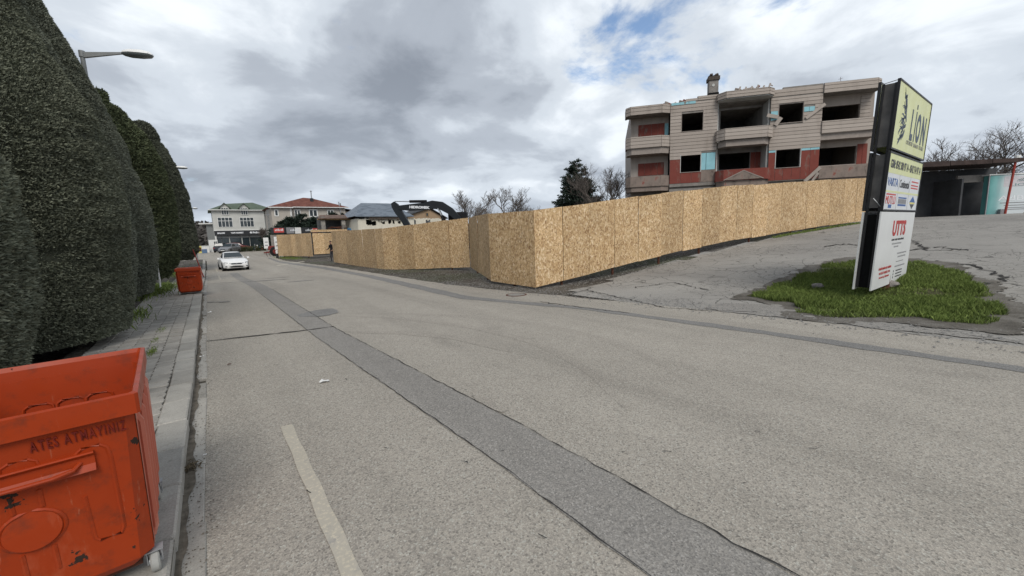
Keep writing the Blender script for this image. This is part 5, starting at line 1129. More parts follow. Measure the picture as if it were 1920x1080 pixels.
b = MB(); E = .55; b.add([(-E, -E, q(8.45)), (8.6+E, -E, q(8.45)), (10.9+E, 2.0-E, q(8.45)), (10.9+E, 10+E, q(8.45)), (-E, 10+E, q(8.45)), (2.4, 4.5, q(10.0)), (7.2, 4.5, q(10.35))], [(0, 1, 6, 5), (1, 2, 6), (2, 3, 6), (3, 4, 5, 6), (4, 0, 5), (0, 4, 3, 2, 1)]); b.build('roof', M['roof_green'], wb)
b = MB(); b.box(-E, 8.6+E, -E-.03, -E+.06, q(8.36), q(8.50)); b.build('eaves_gutter', M['trim_white'], wb)
for xc in (2.1, 5.25):
    d = boxp(wb, 'dormer', 'render_white', xc-.75, xc+.75, -.05, 2.5, q(8.449), q(8.9)); b = MB(); b.prism([(xc-.75, q(8.9)), (xc+.75, q(8.9)), (xc, q(9.65))], -.05, 2.2); b.build('gable', M['render_white'], d)
    for s in (1, -1): b = MB(); b.prism([(xc, q(9.72)), (xc, q(9.86)), (xc+s*1.0, q(8.82)), (xc+s*1.0, q(8.68))], -.35, 2.4); b.build('dormer_roof', M['roof_green'], d)
    window(wb, xc-.55, xc+.55, q(7.55), q(8.85), 3, wall_y=-.06)
for xa, xc in ((.78, 3.1), (4.35, 6.65)): window(wb, xa, xc, q(5.15), q(7.0), 4, [q(6.35)], wall_y=-.0)
boxp(wb, 'shop_sign', 'shop_dark', 0, 8.2, -.18, -.03, q(3.55), q(4.42)); boxp(wb, 'cornice', 'trim_white', -.03, 8.63, -.10, -.005, q(4.46), q(4.60))
text('SALON', M['print_white'], wb, 1.05, q(4.0), width=1.2, height=.30, y=-.20, depth=.02, bold=.02); text('YAPI MARKET', M['print_white'], wb, 3.65, q(4.0), width=2.1, height=.30, y=-.20, depth=.02, bold=.02); text('Polisan', M['print_white'], wb, 7.0, q(4.0), width=1.5, height=.38, y=-.20, depth=.02, bold=.02)
b = MB(); b.lathe([(.20, 0), (.20, .02)], (5.95, -.21, q(4.0)), 14, 'y'); b.build('round_mark', M['print_white'], wb)
for x0, x1 in ((.15, 1.0), (1.1, 2.2), (2.35, 4.25), (4.4, 5.6), (5.75, 8.1)): sf = boxp(wb, 'shop_front', 'car_glass', x0, x1, .42, .49, .1, q(3.5)); boxp(sf, 'front_frame', 'trim_white' if x0 in (2.35, 4.4) else 'shop_dark', x0-.05, x0, .36, .50, .0, q(3.5)); boxp(sf, 'shutter_box', 'lamp_grey', x0, x1, .30, .41, q(3.05), q(3.5))
for k in range(11): x = 5.9+.2*k; boxp(wb, 'shop_goods', ['print_white', 'brand_blue', 'ink_grey', 'brand_red', 'trim_white'][k % 5], x, x+.16, .15, .35, .05, .5+.9*((k*7) % 5)/5)
for x in (0.02, 8.35): boxp(wb, 'pillar', 'trim_white', x, x+.22, -.05, .40, -.3, q(3.54))
# house with the red tiled hip roof
YH = 80.0; gH = tzf(15, YH); hx = 9.35; q = lambda z: z-gH
ho = far_thing('tiled_house', 'beige house with red tiled hip roof and a tall metal flue', 'house', hx, YH, gH)
boxp(ho, 'wall', 'render_beige', 0, 3.1, 0, 9, -.3, q(7.75)); boxp(ho, 'wall', 'render_beige', 3.11, 12.4, 1.0, 9, -.3, q(7.75)); boxp(ho, 'annex', 'render_beige', 12.41, 14.4, 2.0, 9, -.3, q(7.3))
E = .5; b = MB(); b.add([(-E, -E, q(7.85)), (3.3, -E, q(7.85)), (3.3, .45, q(8.0)), (12.4+E, .45, q(8.0)), (12.4+E, 9+E, q(8.0)), (-E, 9+E, q(7.85)), (5.9, 4.3, q(9.95)), (7.4, 4.3, q(9.85))], [(0, 1, 2, 6), (2, 3, 7, 6), (3, 4, 7), (4, 5, 6, 7), (5, 0, 6), (0, 5, 4, 3, 2, 1)]); b.build('roof', M['roof_tile'], ho)
b = MB(); b.box(-E, 3.35, -E-.04, -E+.04, q(7.68), q(7.84)); b.box(3.36, 12.4+E, .40, .48, q(7.84), q(7.98)); b.build('eaves_board', M['trim_white'], ho); b = MB(); b.add([(12.3, 1.6, q(7.75)), (15.0, 1.6, q(7.35)), (15.0, 9, q(7.35)), (12.3, 9, q(7.75)), (12.3, 1.6, q(7.87)), (15.0, 1.6, q(7.47)), (15.0, 9, q(7.47)), (12.3, 9, q(7.87))], [(0, 3, 2, 1), (4, 5, 6, 7), (0, 1, 5, 4), (1, 2, 6, 5), (2, 3, 7, 6), (3, 0, 4, 7)]); b.build('annex_roof', M['shed_dark'], ho)
window(ho, .5, 1.0, q(6.35), q(7.35), 1, wall_y=0.0, fw=.14); window(ho, 3.7, 4.6, q(6.2), q(7.45), 2, wall_y=1.0, fw=.12); window(ho, 6.1, 7.4, q(6.3), q(7.5), 2, wall_y=1.0, fw=.14); window(ho, 9.2, 10.2, q(6.3), q(7.45), 2, wall_y=1.0, fw=.12); boxp(ho, 'corner_trim', 'trim_white', 2.85, 3.105, -.03, .0, 0, q(7.6)); window(ho, 12.7, 13.9, q(6.2), q(7.1), 3, wall_y=2.0, fw=.06)
b = MB(); b.tube([(7.1, 3.0, q(9.2)), (7.1, 3.0, q(11.0))], .09, 8); fl = b.build('flue', M['galv'], ho, True); b = MB(); b.lathe([(.22, 0), (.22, .05), (.05, .16)], (7.1, 3.0, q(11.0)), 10); b.build('flue_cap', M['galv'], fl); boxp(fl, 'flue_base', 'shop_dark', 6.85, 7.35, 2.75, 3.25, q(8.9), q(9.75))
b = MB(); b.tube([(11.6, .9, q(5.5)), (11.3, .9, q(9.0))], .10, 8); b.build('drain_flue', M['galv'], ho, True); b = MB(); b.tube([(12.0, 2.5, q(8.0)), (12.0, 2.5, q(8.9))], .10, 8); b.build('chimney', M['lamp_grey'], ho)
boxp(ho, 'lower_wall', 'render_beige', -.4, 3.0, -.9, -.01, -.3, q(4.5))
# advertising hoarding boards in front of the house garden
bw = far_thing('billboard_row', 'row of dark and red printed advertising boards on the garden wall below the tiled house', 'billboard', 8.9, 66.0); g = tzf(9, 66)
X = lambda u: on_y(u, 432, 66)[0]-8.9; zt, zb_ = on_y(600, 427, 66)[1]-g, on_y(600, 438, 66)[1]-g
b = MB(); b.box(X(506), X(602), .06, .22, -.2, zb_-.01); b.build('garden_wall', M['slab_concrete'], bw)
for u0, u1, m in ((508, 536, 'brand_red'), (537, 552, 'ink_grey'), (553, 565, 'trim_white'), (566, 580, 'shop_dark'), (581, 600, 'brand_red')):
    zt, zb_ = on_y(u0, 426.5, 66)[1]-g, on_y(u0, 438, 66)[1]-g
    p_ = boxp(bw, 'printed_board', m if m != 'brand_red' else 'shop_dark', X(u0), X(u1)-.03, 0, .05, zb_, zt)
    if m == 'brand_red': boxp(p_, 'red_field', 'brand_red', X(u0)+.35, X(u1)-.25, -.02, -.005, zb_+.12, zt-.12)
    if u0 == 508: text('GARDEN', M['print_white'], p_, (X(u0)+X(u1))/2+.3, (zt+zb_)/2, width=1.3, height=.3, y=-.03, depth=.01) if False else None
    for k in range(6): boxp(p_, 'lettering_stroke', 'print_white' if m != 'trim_white' else 'ink_grey', X(u0)+.5+k*.18, X(u0)+.6+k*.18, -.03, -.021, zb_+.35, zb_+.35+.2+.06*(k % 3)) if u1-u0 > 13 else None
# open shelter with stone pillars
plain('roof_old', (.14, .095, .075), .85, .2, scale=3, var=.5, bump=.5)
sh = far_thing('tiled_shelter', 'small open shelter with block pillars and tiled lean-to roof holding a blue tarpaulin', 'shelter', 13.2, 62.0); g = tzf(13.2, 62)
for x in (0, 2.75, 4.95):
    for k in range(9): boxp(sh, 'pillar_block', 'old_concrete' if k % 2 == 0 else 'paver', x, x+.50, -.25+.008*(k % 2), .25-.008*(k % 2), -.2+k*.58, -.2+k*.58+.57)
b = MB(); b.add([(-.5, -.6, 4.85-g), (5.9, -.6, 4.95-g), (5.6, 3.2, 5.55-g), (.6, 3.2, 5.5-g), (-.5, -.6, 4.97-g), (5.9, -.6, 5.07-g), (5.6, 3.2, 5.67-g), (.6, 3.2, 5.62-g)], [(0, 3, 2, 1), (4, 5, 6, 7), (0, 1, 5, 4), (1, 2, 6, 5), (2, 3, 7, 6), (3, 0, 4, 7)]); b.build('roof', M['roof_old'], sh); boxp(sh, 'beam', 'timber', -.5, 5.8, -.35, -.15, 4.72-g, 4.85-g); boxp(sh, 'back_wall', 'dark_room', .1, 5.4, 3.0, 3.2, -.2, 5.4-g); boxp(sh, 'floor', 'slab_concrete', -.2, 5.6, -.6, 3.2, 1.5, 2.55)
def heap(name, label, x, y, z, sx, sy, sz, mat, seed, cat, parent=None):
    r = random.Random(seed); bm = bmesh.new(); bmesh.ops.create_icosphere(bm, subdivisions=3, radius=1)
    for v in bm.verts: k = 1+.2*math.sin(4*v.co.x+seed)*math.sin(3*v.co.y)+.15*math.sin(7*v.co.x+5*v.co.z)+r.uniform(-.05, .05); v.co = Vector((v.co.x*sx*k, v.co.y*sy*k, max(v.co.z, -.15)*sz*k))
    me = bpy.data.meshes.new(name); bm.to_mesh(me); bm.free(); return tag(link(name, me, M[mat], None, False, (x, y, z)), label, cat)
plain('tarp_blue', (.05, .16, .30), .5, .4, scale=4, var=.3)
heap('tarpaulin_heap', 'crumpled blue tarpaulin heaped on the shelter floor', 17.1, 61.9, 3.0, .8, .5, .55, 'tarp_blue', 3, 'tarpaulin'); heap('scrap_heap', 'dark scrap pile beside the blue tarpaulin in the shelter', 16.35, 62.0, 3.3, .45, .4, .45, 'bark', 4, 'scrap')
b = MB(); b.bar((14.0, 61.9, 3.55), (15.9, 61.9, 3.75), .08, .12); b.bar((14.4, 61.8, 3.75), (15.8, 61.8, 3.5), .08, .12); tag(b.build('plank_pile', M['rust']), 'reddish planks leaning between the pillars of the shelter', 'planks')
# partly wrecked white building and its tan neighbour
YD = 58.0; g = tzf(20, YD); dx = on_y(671, 415, YD)[0]; Xd = lambda u, v=415: on_y(u, v, YD)[0]-dx; Zd = lambda u, v: on_y(u, v, YD)[1]-g
db = far_thing('wrecked_building', 'low white building with smashed wall openings under a grey metal roof', 'building', dx, YD, g)
plain('plaster_cream', (.66, .62, .52), .85, .2, scale=2, var=.1)
def broken(parent, name, mat, x0, x1, z0, z1, holes, y0, y1, seed):     # wall with ragged holes cut in columns
    r = random.Random(seed); n = int((x1-x0)/.16); b = MB()
    for i in range(n):
        a, c = x0+(x1-x0)*i/n, x0+(x1-x0)*(i+1)/n; m = (a+c)/2; z = z0; top = z1-r.uniform(0, .16)
        for (hx0, hx1, hz0, hz1) in sorted(holes, key=lambda h: h[2]):
            if hx0 < m < hx1: p_, q_ = hz0+r.uniform(-.1, .1), hz1+r.uniform(-.1, .1); b.box(a, c, y0, y1, z, p_); z = q_
        if top > z: b.box(a, c, y0, y1, z, top)
    return b.build(name, M[mat], parent)
zt0 = Zd(671, 409)
holes = [(Xd(686), Xd(697), Zd(690, 422), Zd(690, 412)), (Xd(697.5), Xd(706), Zd(700, 422), Zd(700, 416)), (Xd(714), Xd(722), Zd(718, 419), Zd(718, 415.5)), (Xd(728), Xd(733), Zd(730, 419), Zd(730, 411)), (Xd(735), Xd(740), Zd(738, 419), Zd(738, 412)), (Xd(745), Xd(752), Zd(748, 420), Zd(748, 415)), (Xd(776), Xd(780), Zd(778, 420), Zd(778, 412)), (Xd(798), Xd(808), Zd(800, 419), Zd(800, 413))]
broken(db, 'front_wall', 'plaster_cream', 0, Xd(828), -.3, zt0, holes, 0, .22, 5)
boxp(db, 'inner_wall', 'dark_room', .3, Xd(826), 2.6, 2.8, -.3, zt0-.1); boxp(db, 'side_wall', 'plaster_cream', 0, .2, .23, 9, -.3, zt0-.05)
b = MB(); xr = Xd(775); za_, zr = Zd(671, 406)+.05, Zd(694, 389)+1.0; b.add([(-.4, -.4, za_), (xr, -.4, za_), (xr-1.6, 4.5, zr), (2.0, 4.5, zr), (-.4, -.4, za_-.10), (xr, -.4, za_-.10), (xr-1.6, 9.4, za_), (-.4, 9.4, za_), (xr+.6, 9.4, za_)], [(0, 1, 2, 3), (0, 4, 5, 1), (1, 8, 2), (0, 3, 7), (3, 2, 8, 7)]); b.build('roof', M['roof_steel'], db)
b = MB(); r_ = random.Random(8)
for k in range(26): x = 1.5+k*.22; b.box(x, x+.2, -.28, -.1, za_-.35-r_.uniform(0, .25), za_-.12)
o = b.build('torn_eaves', M['bark'], db); o['kind'] = 'stuff'
tb2 = far_thing('tan_gable_building', 'tan gabled building with one small window behind the excavator boom', 'building', on_y(762, 410, 66)[0], 66.0); g2 = tzf(28, 66); ux = on_y(762, 410, 66)[0]; XX = lambda u: on_y(u, 410, 66)[0]-ux; ZZ = lambda u, v: on_y(u, v, 66)[1]-g2
plain('render_tan', (.36, .255, .165), .85, .2, scale=1, var=.08)
b = MB(); b.prism([(0, -.3), (XX(836), -.3), (XX(836), ZZ(836, 410)), (XX(806), ZZ(806, 391.5)), (0, ZZ(764, 405))], 0, 9); b.build('wall', M['render_tan'], tb2); window(tb2, XX(799), XX(803.5), ZZ(800, 405), ZZ(800, 399), 1, wall_y=0, frame='timber', fw=.10)
for a, c in (((-.4, ZZ(760, 406)), (XX(806), ZZ(806, 390.5))), ((XX(806), ZZ(806, 390.5)), (XX(838), ZZ(838, 410)))): b = MB(); b.prism([a, c, (c[0], c[1]+.14), (a[0], a[1]+.14)], -.4, 9.3); b.build('roof', M['shed_dark'], tb2)

# ================================================================== excavator
XF = Frame((20.6, 35.3), (-5.1, 4.15)); ez = tzf(20, 35.5)
ex = thing('excavator', 'dark grey tracked excavator working behind the hoarding with its boom raised', 'excavator', XF.w(0, 0, ez), XF.rz)
plain('exc_grey', (.016, .020, .024), .55, .25, scale=2, var=.2); plain('exc_black', (.010, .010, .012), .6, .25); plain('chrome', (.6, .62, .64), .2, .6, .9)
E_ = lambda u, v: (lambda r: (r[0], r[1]-ez))(XF.px(u, v))
tip, bend, foot = E_(741, 380), E_(812, 379), E_(862, 409)
def limb(name, pts, wid, mat='exc_grey', parent=None): # pts: (x,z,half height)
    up, dn = [], []
    for i, (x, z, h) in enumerate(pts):
        h *= .80; a, c = pts[max(i-1, 0)], pts[min(i+1, len(pts)-1)]; dx_, dz_ = c[0]-a[0], c[1]-a[1]; L = math.hypot(dx_, dz_); nx, nz = -dz_/L, dx_/L; up.append((x+nx*h, z+nz*h)); dn.append((x-nx*h, z-nz*h))
    b = MB(); b.prism(up+dn[::-1], -wid, wid); return b.build(name, M[mat], parent or ex)
b0 = E_(862, 424)
boom = limb('boom', [(b0[0]-.2, 1.75, .22), (*E_(859, 410), .36), (*E_(845, 396), .44), (*E_(828, 386), .50), (*E_(812, 384), .50), (*E_(795, 387), .44), (*E_(765, 389.5), .38), (*E_(748, 389.5), .24)], .26)
xa, xb_ = E_(789, 390)[0], E_(789, 390)[1]
o = text('HiDROMEK'.replace('i', 'I'), M['print_white'], boom, E_(788, 389.0)[0], E_(788, 389.0)[1], width=2.05, height=.26, y=.275, depth=.012, bold=.02); o.rotation_euler = (0, RAD(4), PI)
# the lettering faces the street, which is the -y side of this frame
arm = limb('dipper_arm', [(*E_(737, 380), .22), (*E_(741, 386), .42), (*E_(748, 398), .42), (*E_(757, 410), .34), (*E_(768, 428), .30), (E_(772, 436)[0], 1.0, .2)], .22)
b = MB(); b.box(-.12, .12, -.235, -.225, -.16, .16); o2 = b.build('warning_label', M['sign_yellow'], arm); p_ = E_(739, 389); o2.location = (p_[0], 0, p_[1]); o2.rotation_euler = (0, .5, 0)
def cyl(n, a, c, r, m): b = MB(); b.tube([(a[0], 0, a[1]), (c[0], 0, c[1])], r, 10); return b.build(n, M[m], ex, True)
cyl('arm_cylinder', E_(768, 377.8), E_(800, 377.5), .14, 'exc_black'); cyl('arm_piston', E_(740, 377.5), E_(768, 377.8), .055, 'chrome')
for s in (-.34, .34):
    b = MB(); b.tube([(*[E_(822, 391)[0]], s, E_(822, 391)[1]), (E_(832, 410)[0], s, E_(832, 410)[1])], .05, 8); b.build('boom_piston', M['chrome'], ex, True); b = MB(); b.tube([(E_(829, 404)[0], s, E_(829, 404)[1]), (E_(838, 424)[0], s, 1.5)], .12, 8); b.build('boom_cylinder', M['exc_black'], ex, True)
cyl('bucket_cylinder', E_(746, 402), E_(760, 425), .09, 'exc_black')
bk = MB(); bx_, bz_ = E_(772, 436)[0], .75; bk.prism([(bx_-.2, bz_+.3), (bx_+.25, bz_+.35), (bx_+.75, bz_-.1), (bx_+.70, bz_-.6), (bx_+.2, bz_-.75), (bx_-.4, bz_-.5), (bx_+.15, bz_-.45), (bx_+.4, bz_-.2)], -.55, .55); bk.build('bucket', M['exc_black'], ex)
hx0 = foot[0]+1.3
b = MB(); b.cbox(hx0-4.1, hx0-.5, -1.3, 1.3, 1.05, 2.45, .12); b.build('upper_body', M['exc_grey'], ex); b = MB(); b.cbox(hx0-4.4, hx0-3.6, -1.25, 1.25, 1.1, 2.3, .2); b.build('counterweight', M['exc_black'], ex)
cz = E_(850, 397)[1]; b = MB(); b.cbox(hx0-1.95, hx0-.05, -1.35, -.4, 1.1, cz, .10); cb = b.build('cab', M['exc_black'], ex); b = MB(); b.box(hx0-1.6, hx0-.3, -1.365, -1.352, 1.6, cz-.15); b.build('cab_window', M['car_glass'], cb); b = MB(); b.box(hx0-.148, hx0-.135, -1.28, -.47, 1.5, cz-.12); b.build('cab_windscreen', M['car_glass'], cb)
for s in (-1, 1):
    b = MB(); n = 16; pl_ = [(hx0-4.3+.42*math.cos(a), .45+.42*math.sin(a)) for a in np.linspace(PI/2, 3*PI/2, 9)]+[(hx0+.1+.42*math.cos(a), .45+.42*math.sin(a)) for a in np.linspace(-PI/2, PI/2, 9)]; b.prism(pl_[::1], s*1.25-.3, s*1.25+.3); b.build('track', M['exc_black'], ex)
b = MB(); b.box(hx0-3.0, hx0-1.2, -.95, .95, .5, 1.04); b.build('undercarriage', M['exc_black'], ex)

# ================================================================== bare trees and conifers
def bare_tree(name, label, x, y, h, spread, seed, depth=5, group=None, lean=0.0, zbase=None, twig_r=.012):
    r = random.Random(seed); z = tzf(x, y) if zbase is None else zbase; t = thing(name, label, 'tree', (x, y, z), group=group); tr = MB(); br = MB(); n_tw = [0]
    def grow(p, d, L, rad, lv):
        pts = [p]; k = 3; q_ = p; dd = d.copy()
        for i in range(k): dd = (dd+Vector((r.gauss(0, .16), r.gauss(0, .16), r.gauss(.05, .10)))).normalized(); q_ = q_+dd*(L/k); pts.append(q_)
        rr = [rad*(1-.45*i/k) for i in range(k+1)]
        (tr if lv == 0 else br).tube(pts, [max(v, twig_r*.55) for v in rr], 6 if lv == 0 else (4 if lv < 3 else 3), cap=False)
        if lv >= depth: return
        nb = r.randint(3, 4) if lv < depth-1 else r.randint(3, 5)
        for i in range(nb):
            f = r.uniform(.35, 1.0) if i else 1.0; base = pts[min(k, max(1, round(f*k)))]; a = r.uniform(0, 2*PI); out = Vector((math.cos(a), math.sin(a), 0)); s = spread*r.uniform(.5, 1.2)
            nd = (dd*1.0+out*s+Vector((0, 0, r.uniform(-.15, .45)))).normalized(); grow(base, nd, L*r.uniform(.58, .80), rad*.58, lv+1)
    grow(Vector((0, 0, -.2)), Vector((lean, 0, 1)).normalized(), h*.30, h*.022, 0)
    tr.build('trunk', M['bark'], t); br.build('branches', M['twig'], t); return t
def at(u, v, d): p = ray(u, v)*d; return p[0], p[1], p[2]+EYE
x, y, _ = at(872, 400, 62); bare_tree('bare_tree', 'dense grey bare tree just behind the excavator cab', x, y, 9.4, .72, 3, 6, twig_r=.020)
x, y, _ = at(958, 400, 50); bare_tree('bare_tree', 'wide bare tree with twiggy crown above the middle of the hoarding', x, y, 9.4, .95, 8, 6, twig_r=.015)
x, y, _ = at(1018, 395, 47); bare_tree('bare_tree', 'low straggling bare tree left of the dark fir', x, y, 6.6, 1.0, 12, 5, twig_r=.015)
x, y, _ = at(915, 410, 58); bare_tree('bare_tree', 'small thin bare tree between the two larger leafless ones', x, y, 6.8, .9, 14, 5, twig_r=.016)
x, y, _ = at(1128, 380, 33); bare_tree('bare_tree', 'crooked bare tree leaning beside the balconies of the demolition block', x, y, 8.6, .95, 21, 6, lean=.25, twig_r=.011)
x, y, _ = at(1100, 380, 33.5); bare_tree('bare_tree', 'pale leafless branches in front of the dark fir', x, y, 6.6, .95, 24, 5, twig_r=.012)
for k, (u, d, h, sd, lb) in enumerate(((1785, 58, 17.0, 31, 'spreading bare tree behind the left half of the shed roof'), (1845, 56, 16.0, 35, 'spreading bare tree behind the middle of the shed roof'), (1925, 50, 13.5, 38, 'tall bare tree beyond the red shed post'))):
    x, y, _ = at(u, 400, d); bare_tree('bare_tree', lb, x, y, h, 1.0, sd, 6, 'bare trees behind the shed', twig_r=.016)
x, y, _ = at(493, 455, 82); bare_tree('bare_tree', 'pale bare tree in front of the white shop building corner', x, y, 6.2, .6, 41, 5, twig_r=.030)
def conifer(name, label, x, y, h, R, seed, n, size, mat='conifer', tops=1, trunk_h=.06):
    r = np.random.default_rng(seed); g = tzf(x, y); t = thing(name, label, 'tree', (x, y, g)); V_, F_, off = [], [], 0; b = MB()
    for k in range(tops):
        cx_t, cy_t = (0, 0) if k == 0 else (r.normal(0, R*.45), r.normal(0, R*.35)); hh = h*(1 if k == 0 else r.uniform(.78, .97)); b.tube([(cx_t*.3, cy_t*.3, -.2), (cx_t, cy_t, hh*.5), (cx_t, cy_t, hh*.97)], [h*.018, h*.012, .02], 6)
        m = n//tops; nb = int(90/tops)+40; zb_ = np.sort(r.uniform(trunk_h*hh, hh, nb)); az = r.uniform(0, 2*PI, nb)
        for zz, a in zip(zb_, az):
            f = 1-zz/hh; L = R*(.16+.95*min(1, 1.5*f)**.8)*r.uniform(.6, 1.15)*(1 if tops == 1 else .8); cnt = max(30, int(m/nb*(.4+1.2*f))); s = r.random(cnt)**.7; d = np.array([math.cos(a), math.sin(a), .22]); P = np.array([cx_t, cy_t, zz])+d*L*s[:, None]+r.normal(0, .10*R*.45, (cnt, 3))*np.array([1, 1, .6]); N = np.tile(d, (cnt, 1)); v, f_ = sprigs(P, N, size, r, spread=.8, width=.30); V_.append(v); F_.append(f_+off); off += len(v)
    b.build('trunk', M['bark'], t); link('crown', npmesh('crown', np.concatenate(V_), np.concatenate(F_)), M[mat], t); return t
x, y, _ = at(1082, 385, 38); conifer('fir_tree', 'dark fir with several ragged tops left of the demolition block', x, y, 7.4, 2.5, 5, 42000, .26, tops=5)
for k, (u, h, R, lb) in enumerate(((543, 5.2, 3.0, 'dark cedar at the left end of the garden planting below the tiled house'), (570, 5.9, 3.2, 'fullest dark cedar in front of the tiled house window'), (600, 5.6, 3.0, 'dark cedar right of the fullest one below the tiled house'), (628, 6.0, 2.6, 'slim dark cedar behind the tiled shelter'), (652, 5.8, 2.4, 'dark cedar behind the right pillar of the shelter'))):
    x, y = on_y(u, 430, 71)[0], 71+k*.5; conifer('cedar_tree', lb, x, y, h-.2, R, 60+k, 14000, .42, tops=3)
# low hedge of shrubs in front of the shops
def shrub(name, label, x, y, rx, ry, h, seed, n, size, mat='shrub', group=None):
    r = np.random.default_rng(seed); g = tzf(x, y); t = thing(name, label, 'shrub', (x, y, g), group=group); d = r.normal(size=(n, 3)); d /= np.linalg.norm(d, axis=1)[:, None]; d[:, 2] = np.abs(d[:, 2]); P = d*np.array([rx, ry, h])*r.uniform(.55, 1.05, (n, 1)); V, F = sprigs(P, d, size, r); link('foliage', npmesh('foliage', V, F), M[mat], t); b = MB(); b.tube([(0, 0, -.1), (0, 0, h*.5)], [.05, .02], 5); b.build('stem', M['bark'], t)
for k, (u, rx) in enumerate(((450, 1.0), (463, 1.1), (476, 1.0), (489, .9))): shrub('low_shrub', ['low dark shrub by the tail of the grey estate car', 'wider low shrub in the planting strip before the shop fronts', 'low shrub in front of the goods outside the shop', 'small shrub below the pale bare tree at the shop corner'][k], on_y(u, 465, 88)[0], 88-.3*k, rx, .8, .95, 80+k, 700, .22, group='shrubs before the shop fronts')
# far wooded rise on the left of the road end
def wood(): 
    r = np.random.default_rng(70); n = 5200; x = r.uniform(-95, 20, n); y = r.uniform(170, 300, n); z = ground_z(x, y)+r.random(n)*4.5; P = np.stack([x, y, z], 1); N = r.normal(size=(n, 3)); V, F = sprigs(P, N, 2.6, r, spread=1.0, width=.6); o = link('distant_wood', npmesh('distant_wood', V, F), M['far_wood']); tag(o, 'leafless brown wood on the rise beyond the junction', 'woodland', kind='stuff')
foliage('far_wood', (.050, .046, .042), (.100, .090, .082)); wood()

# ================================================================== junction clutter
g = tzf(-1, 92); X = lambda u: on_y(u, 455, 92)[0]
gh = far_thing('grey_shed', 'small grey shed with pale overhanging roof left of the shop building', 'shed', X(391), 105.0); boxp(gh, 'wall', 'lamp_grey', 0, 2.2, 0, 3, -.3, 5.6); boxp(gh, 'roof', 'trim_white', -1.2, 2.3, -.5, 3.4, 5.61, 5.85)
kb = far_thing('white_kiosk', 'white cabin with small panes beside the shop fronts', 'kiosk', X(391.5), 94.0); boxp(kb, 'wall', 'trim_white', 0, 1.35, 0, 1.4, -.1, 2.3); window(kb, .75, 1.25, .7, 2.0, 2, [1.35], wall_y=0, fw=.05)
wl = far_thing('low_white_wall', 'low white wall at the far side of the junction', 'wall', X(370), 93.0); boxp(wl, 'wall', 'trim_white', 0, X(391)-X(370), 0, .25, -.2, 1.15); boxp(wl, 'coping', 'white_paint', -.05, X(391)-X(370)+.05, -.04, .29, 1.151, 1.25)
yb = far_thing('yellow_hydrant_box', 'small yellow cabinet standing before the low white wall', 'cabinet', X(373.5), 91.0); b = MB(); b.cbox(-.25, .25, -.2, .2, 0, 1.25, .04); b.build('cabinet_body', M['brand_yellow'], yb); b = MB(); b.box(-.18, .18, -.215, -.202, .3, 1.0); b.build('cabinet_door', M['rust'], yb)
plain('box_blue', (.10, .16, .26), .6, .3)
bx2 = far_thing('blue_crate', 'blue box lying at the far kerb by the low white wall', 'box', X(381.5), 89.0); b = MB(); b.cbox(-.38, .38, -.3, .3, 0, .62, .05); b.build('box_body', M['box_blue'], bx2); b = MB(); b.box(-.40, .40, -.32, .32, .63, .70); b.build('box_lid', M['brand_blue'], bx2)
pw = on_y(427, 462, 84); make_car('grey estate car parked with its back to the shop building', (pw[0]+.2, 84.5, tzf(pw[0], 84)), RAD(-28), 'car_grey', 'wagon')
pw = on_y(416, 460, 90); make_car('dark car half hidden beside the grey estate car', (pw[0], 91.5, tzf(pw[0], 91)), RAD(180-15), 'car_dark', 'wagon'); pw = on_y(448, 458, 92); make_car('red car behind the shrubs at the shop fronts', (pw[0], 93.2, tzf(pw[0], 93)), RAD(75), 'car_red', 'wagon')
def panel_sign(label, u, Y, w, z0, z1):
    x = on_y(u, 450, Y)[0]; t = far_thing('sign_board', label, 'sign', x, Y); b = MB(); b.cbox(-w/2, w/2, -.06, .06, z0, z1, .02); p = b.build('panel', M['white_paint'], t)
    for z in (z0+(z1-z0)*.25, z0+(z1-z0)*.55): b = MB(); b.box(-w*.3, w*.3, -.068, -.061, z, z+.12); b.build('print_line', M['ink_grey'], p)
    b = MB(); b.tube([(0, 0, -.2), (0, 0, z0)], .05, 6); b.build('post', M['galv'], t)
panel_sign('tall white sign board on the island at the junction', 498.5, 66.0, .62, .95, 2.45); panel_sign('white sign board tucked behind the end of the far hoarding', 518.5, 58.5, .55, .9, 2.5); panel_sign('small square white notice between the two taller sign boards', 507.5, 64.0, .55, .85, 1.25)
# red farm machine
rm = far_thing('red_machine', 'rusty red wheeled machine parked beyond the end of the far hoarding', 'machine', on_y(510, 470, 61)[0], 61.0, rz=.3)
b = MB(); b.lathe([(.30, -.09), (.55, -.1), (.62, -.06), (.62, .06), (.55, .1), (.30, .09)], (.2, -.35, .62), 18, 'y'); w_ = b.build('wheel', M['tyre'], rm, True); b = MB(); b.lathe([(.05, -.11), (.32, -.10), (.32, .10), (.05, .11)], (.2, -.35, .62), 14, 'y'); b.build('rim', M['red_dull'], w_)
for s in (-1, 1): b = MB(); b.bar((-.9, s*.25, .5), (.9, s*.3, .75), .10, .14); b.build('beam', M['red_dull'], rm)
b = MB(); b.cbox(-.3, .75, -.2, .45, .8, 1.35, .08); b.build('hopper', M['red_dull'], rm)
for k in range(4): b = MB(); b.tube([(-.8+.35*k, -.3, .7), (-.9+.35*k, -.34, .35), (-.75+.35*k, -.36, 0)], .03, 5); b.build('tine', M['rust'], rm, True)
bo = far_thing('bollard', 'short black bollard with pale top at the end of the far hoarding', 'bollard', on_y(519.5, 476, 53)[0], 53.0); b = MB(); b.lathe([(.14, -.1), (.13, .5), (.11, .55)], n=10); b.build('post', M['black_metal'], bo, True); b = MB(); b.lathe([(.12, .551), (.13, .85), (.06, .92)], n=10); b.build('top', M['white_paint'], bo, True)
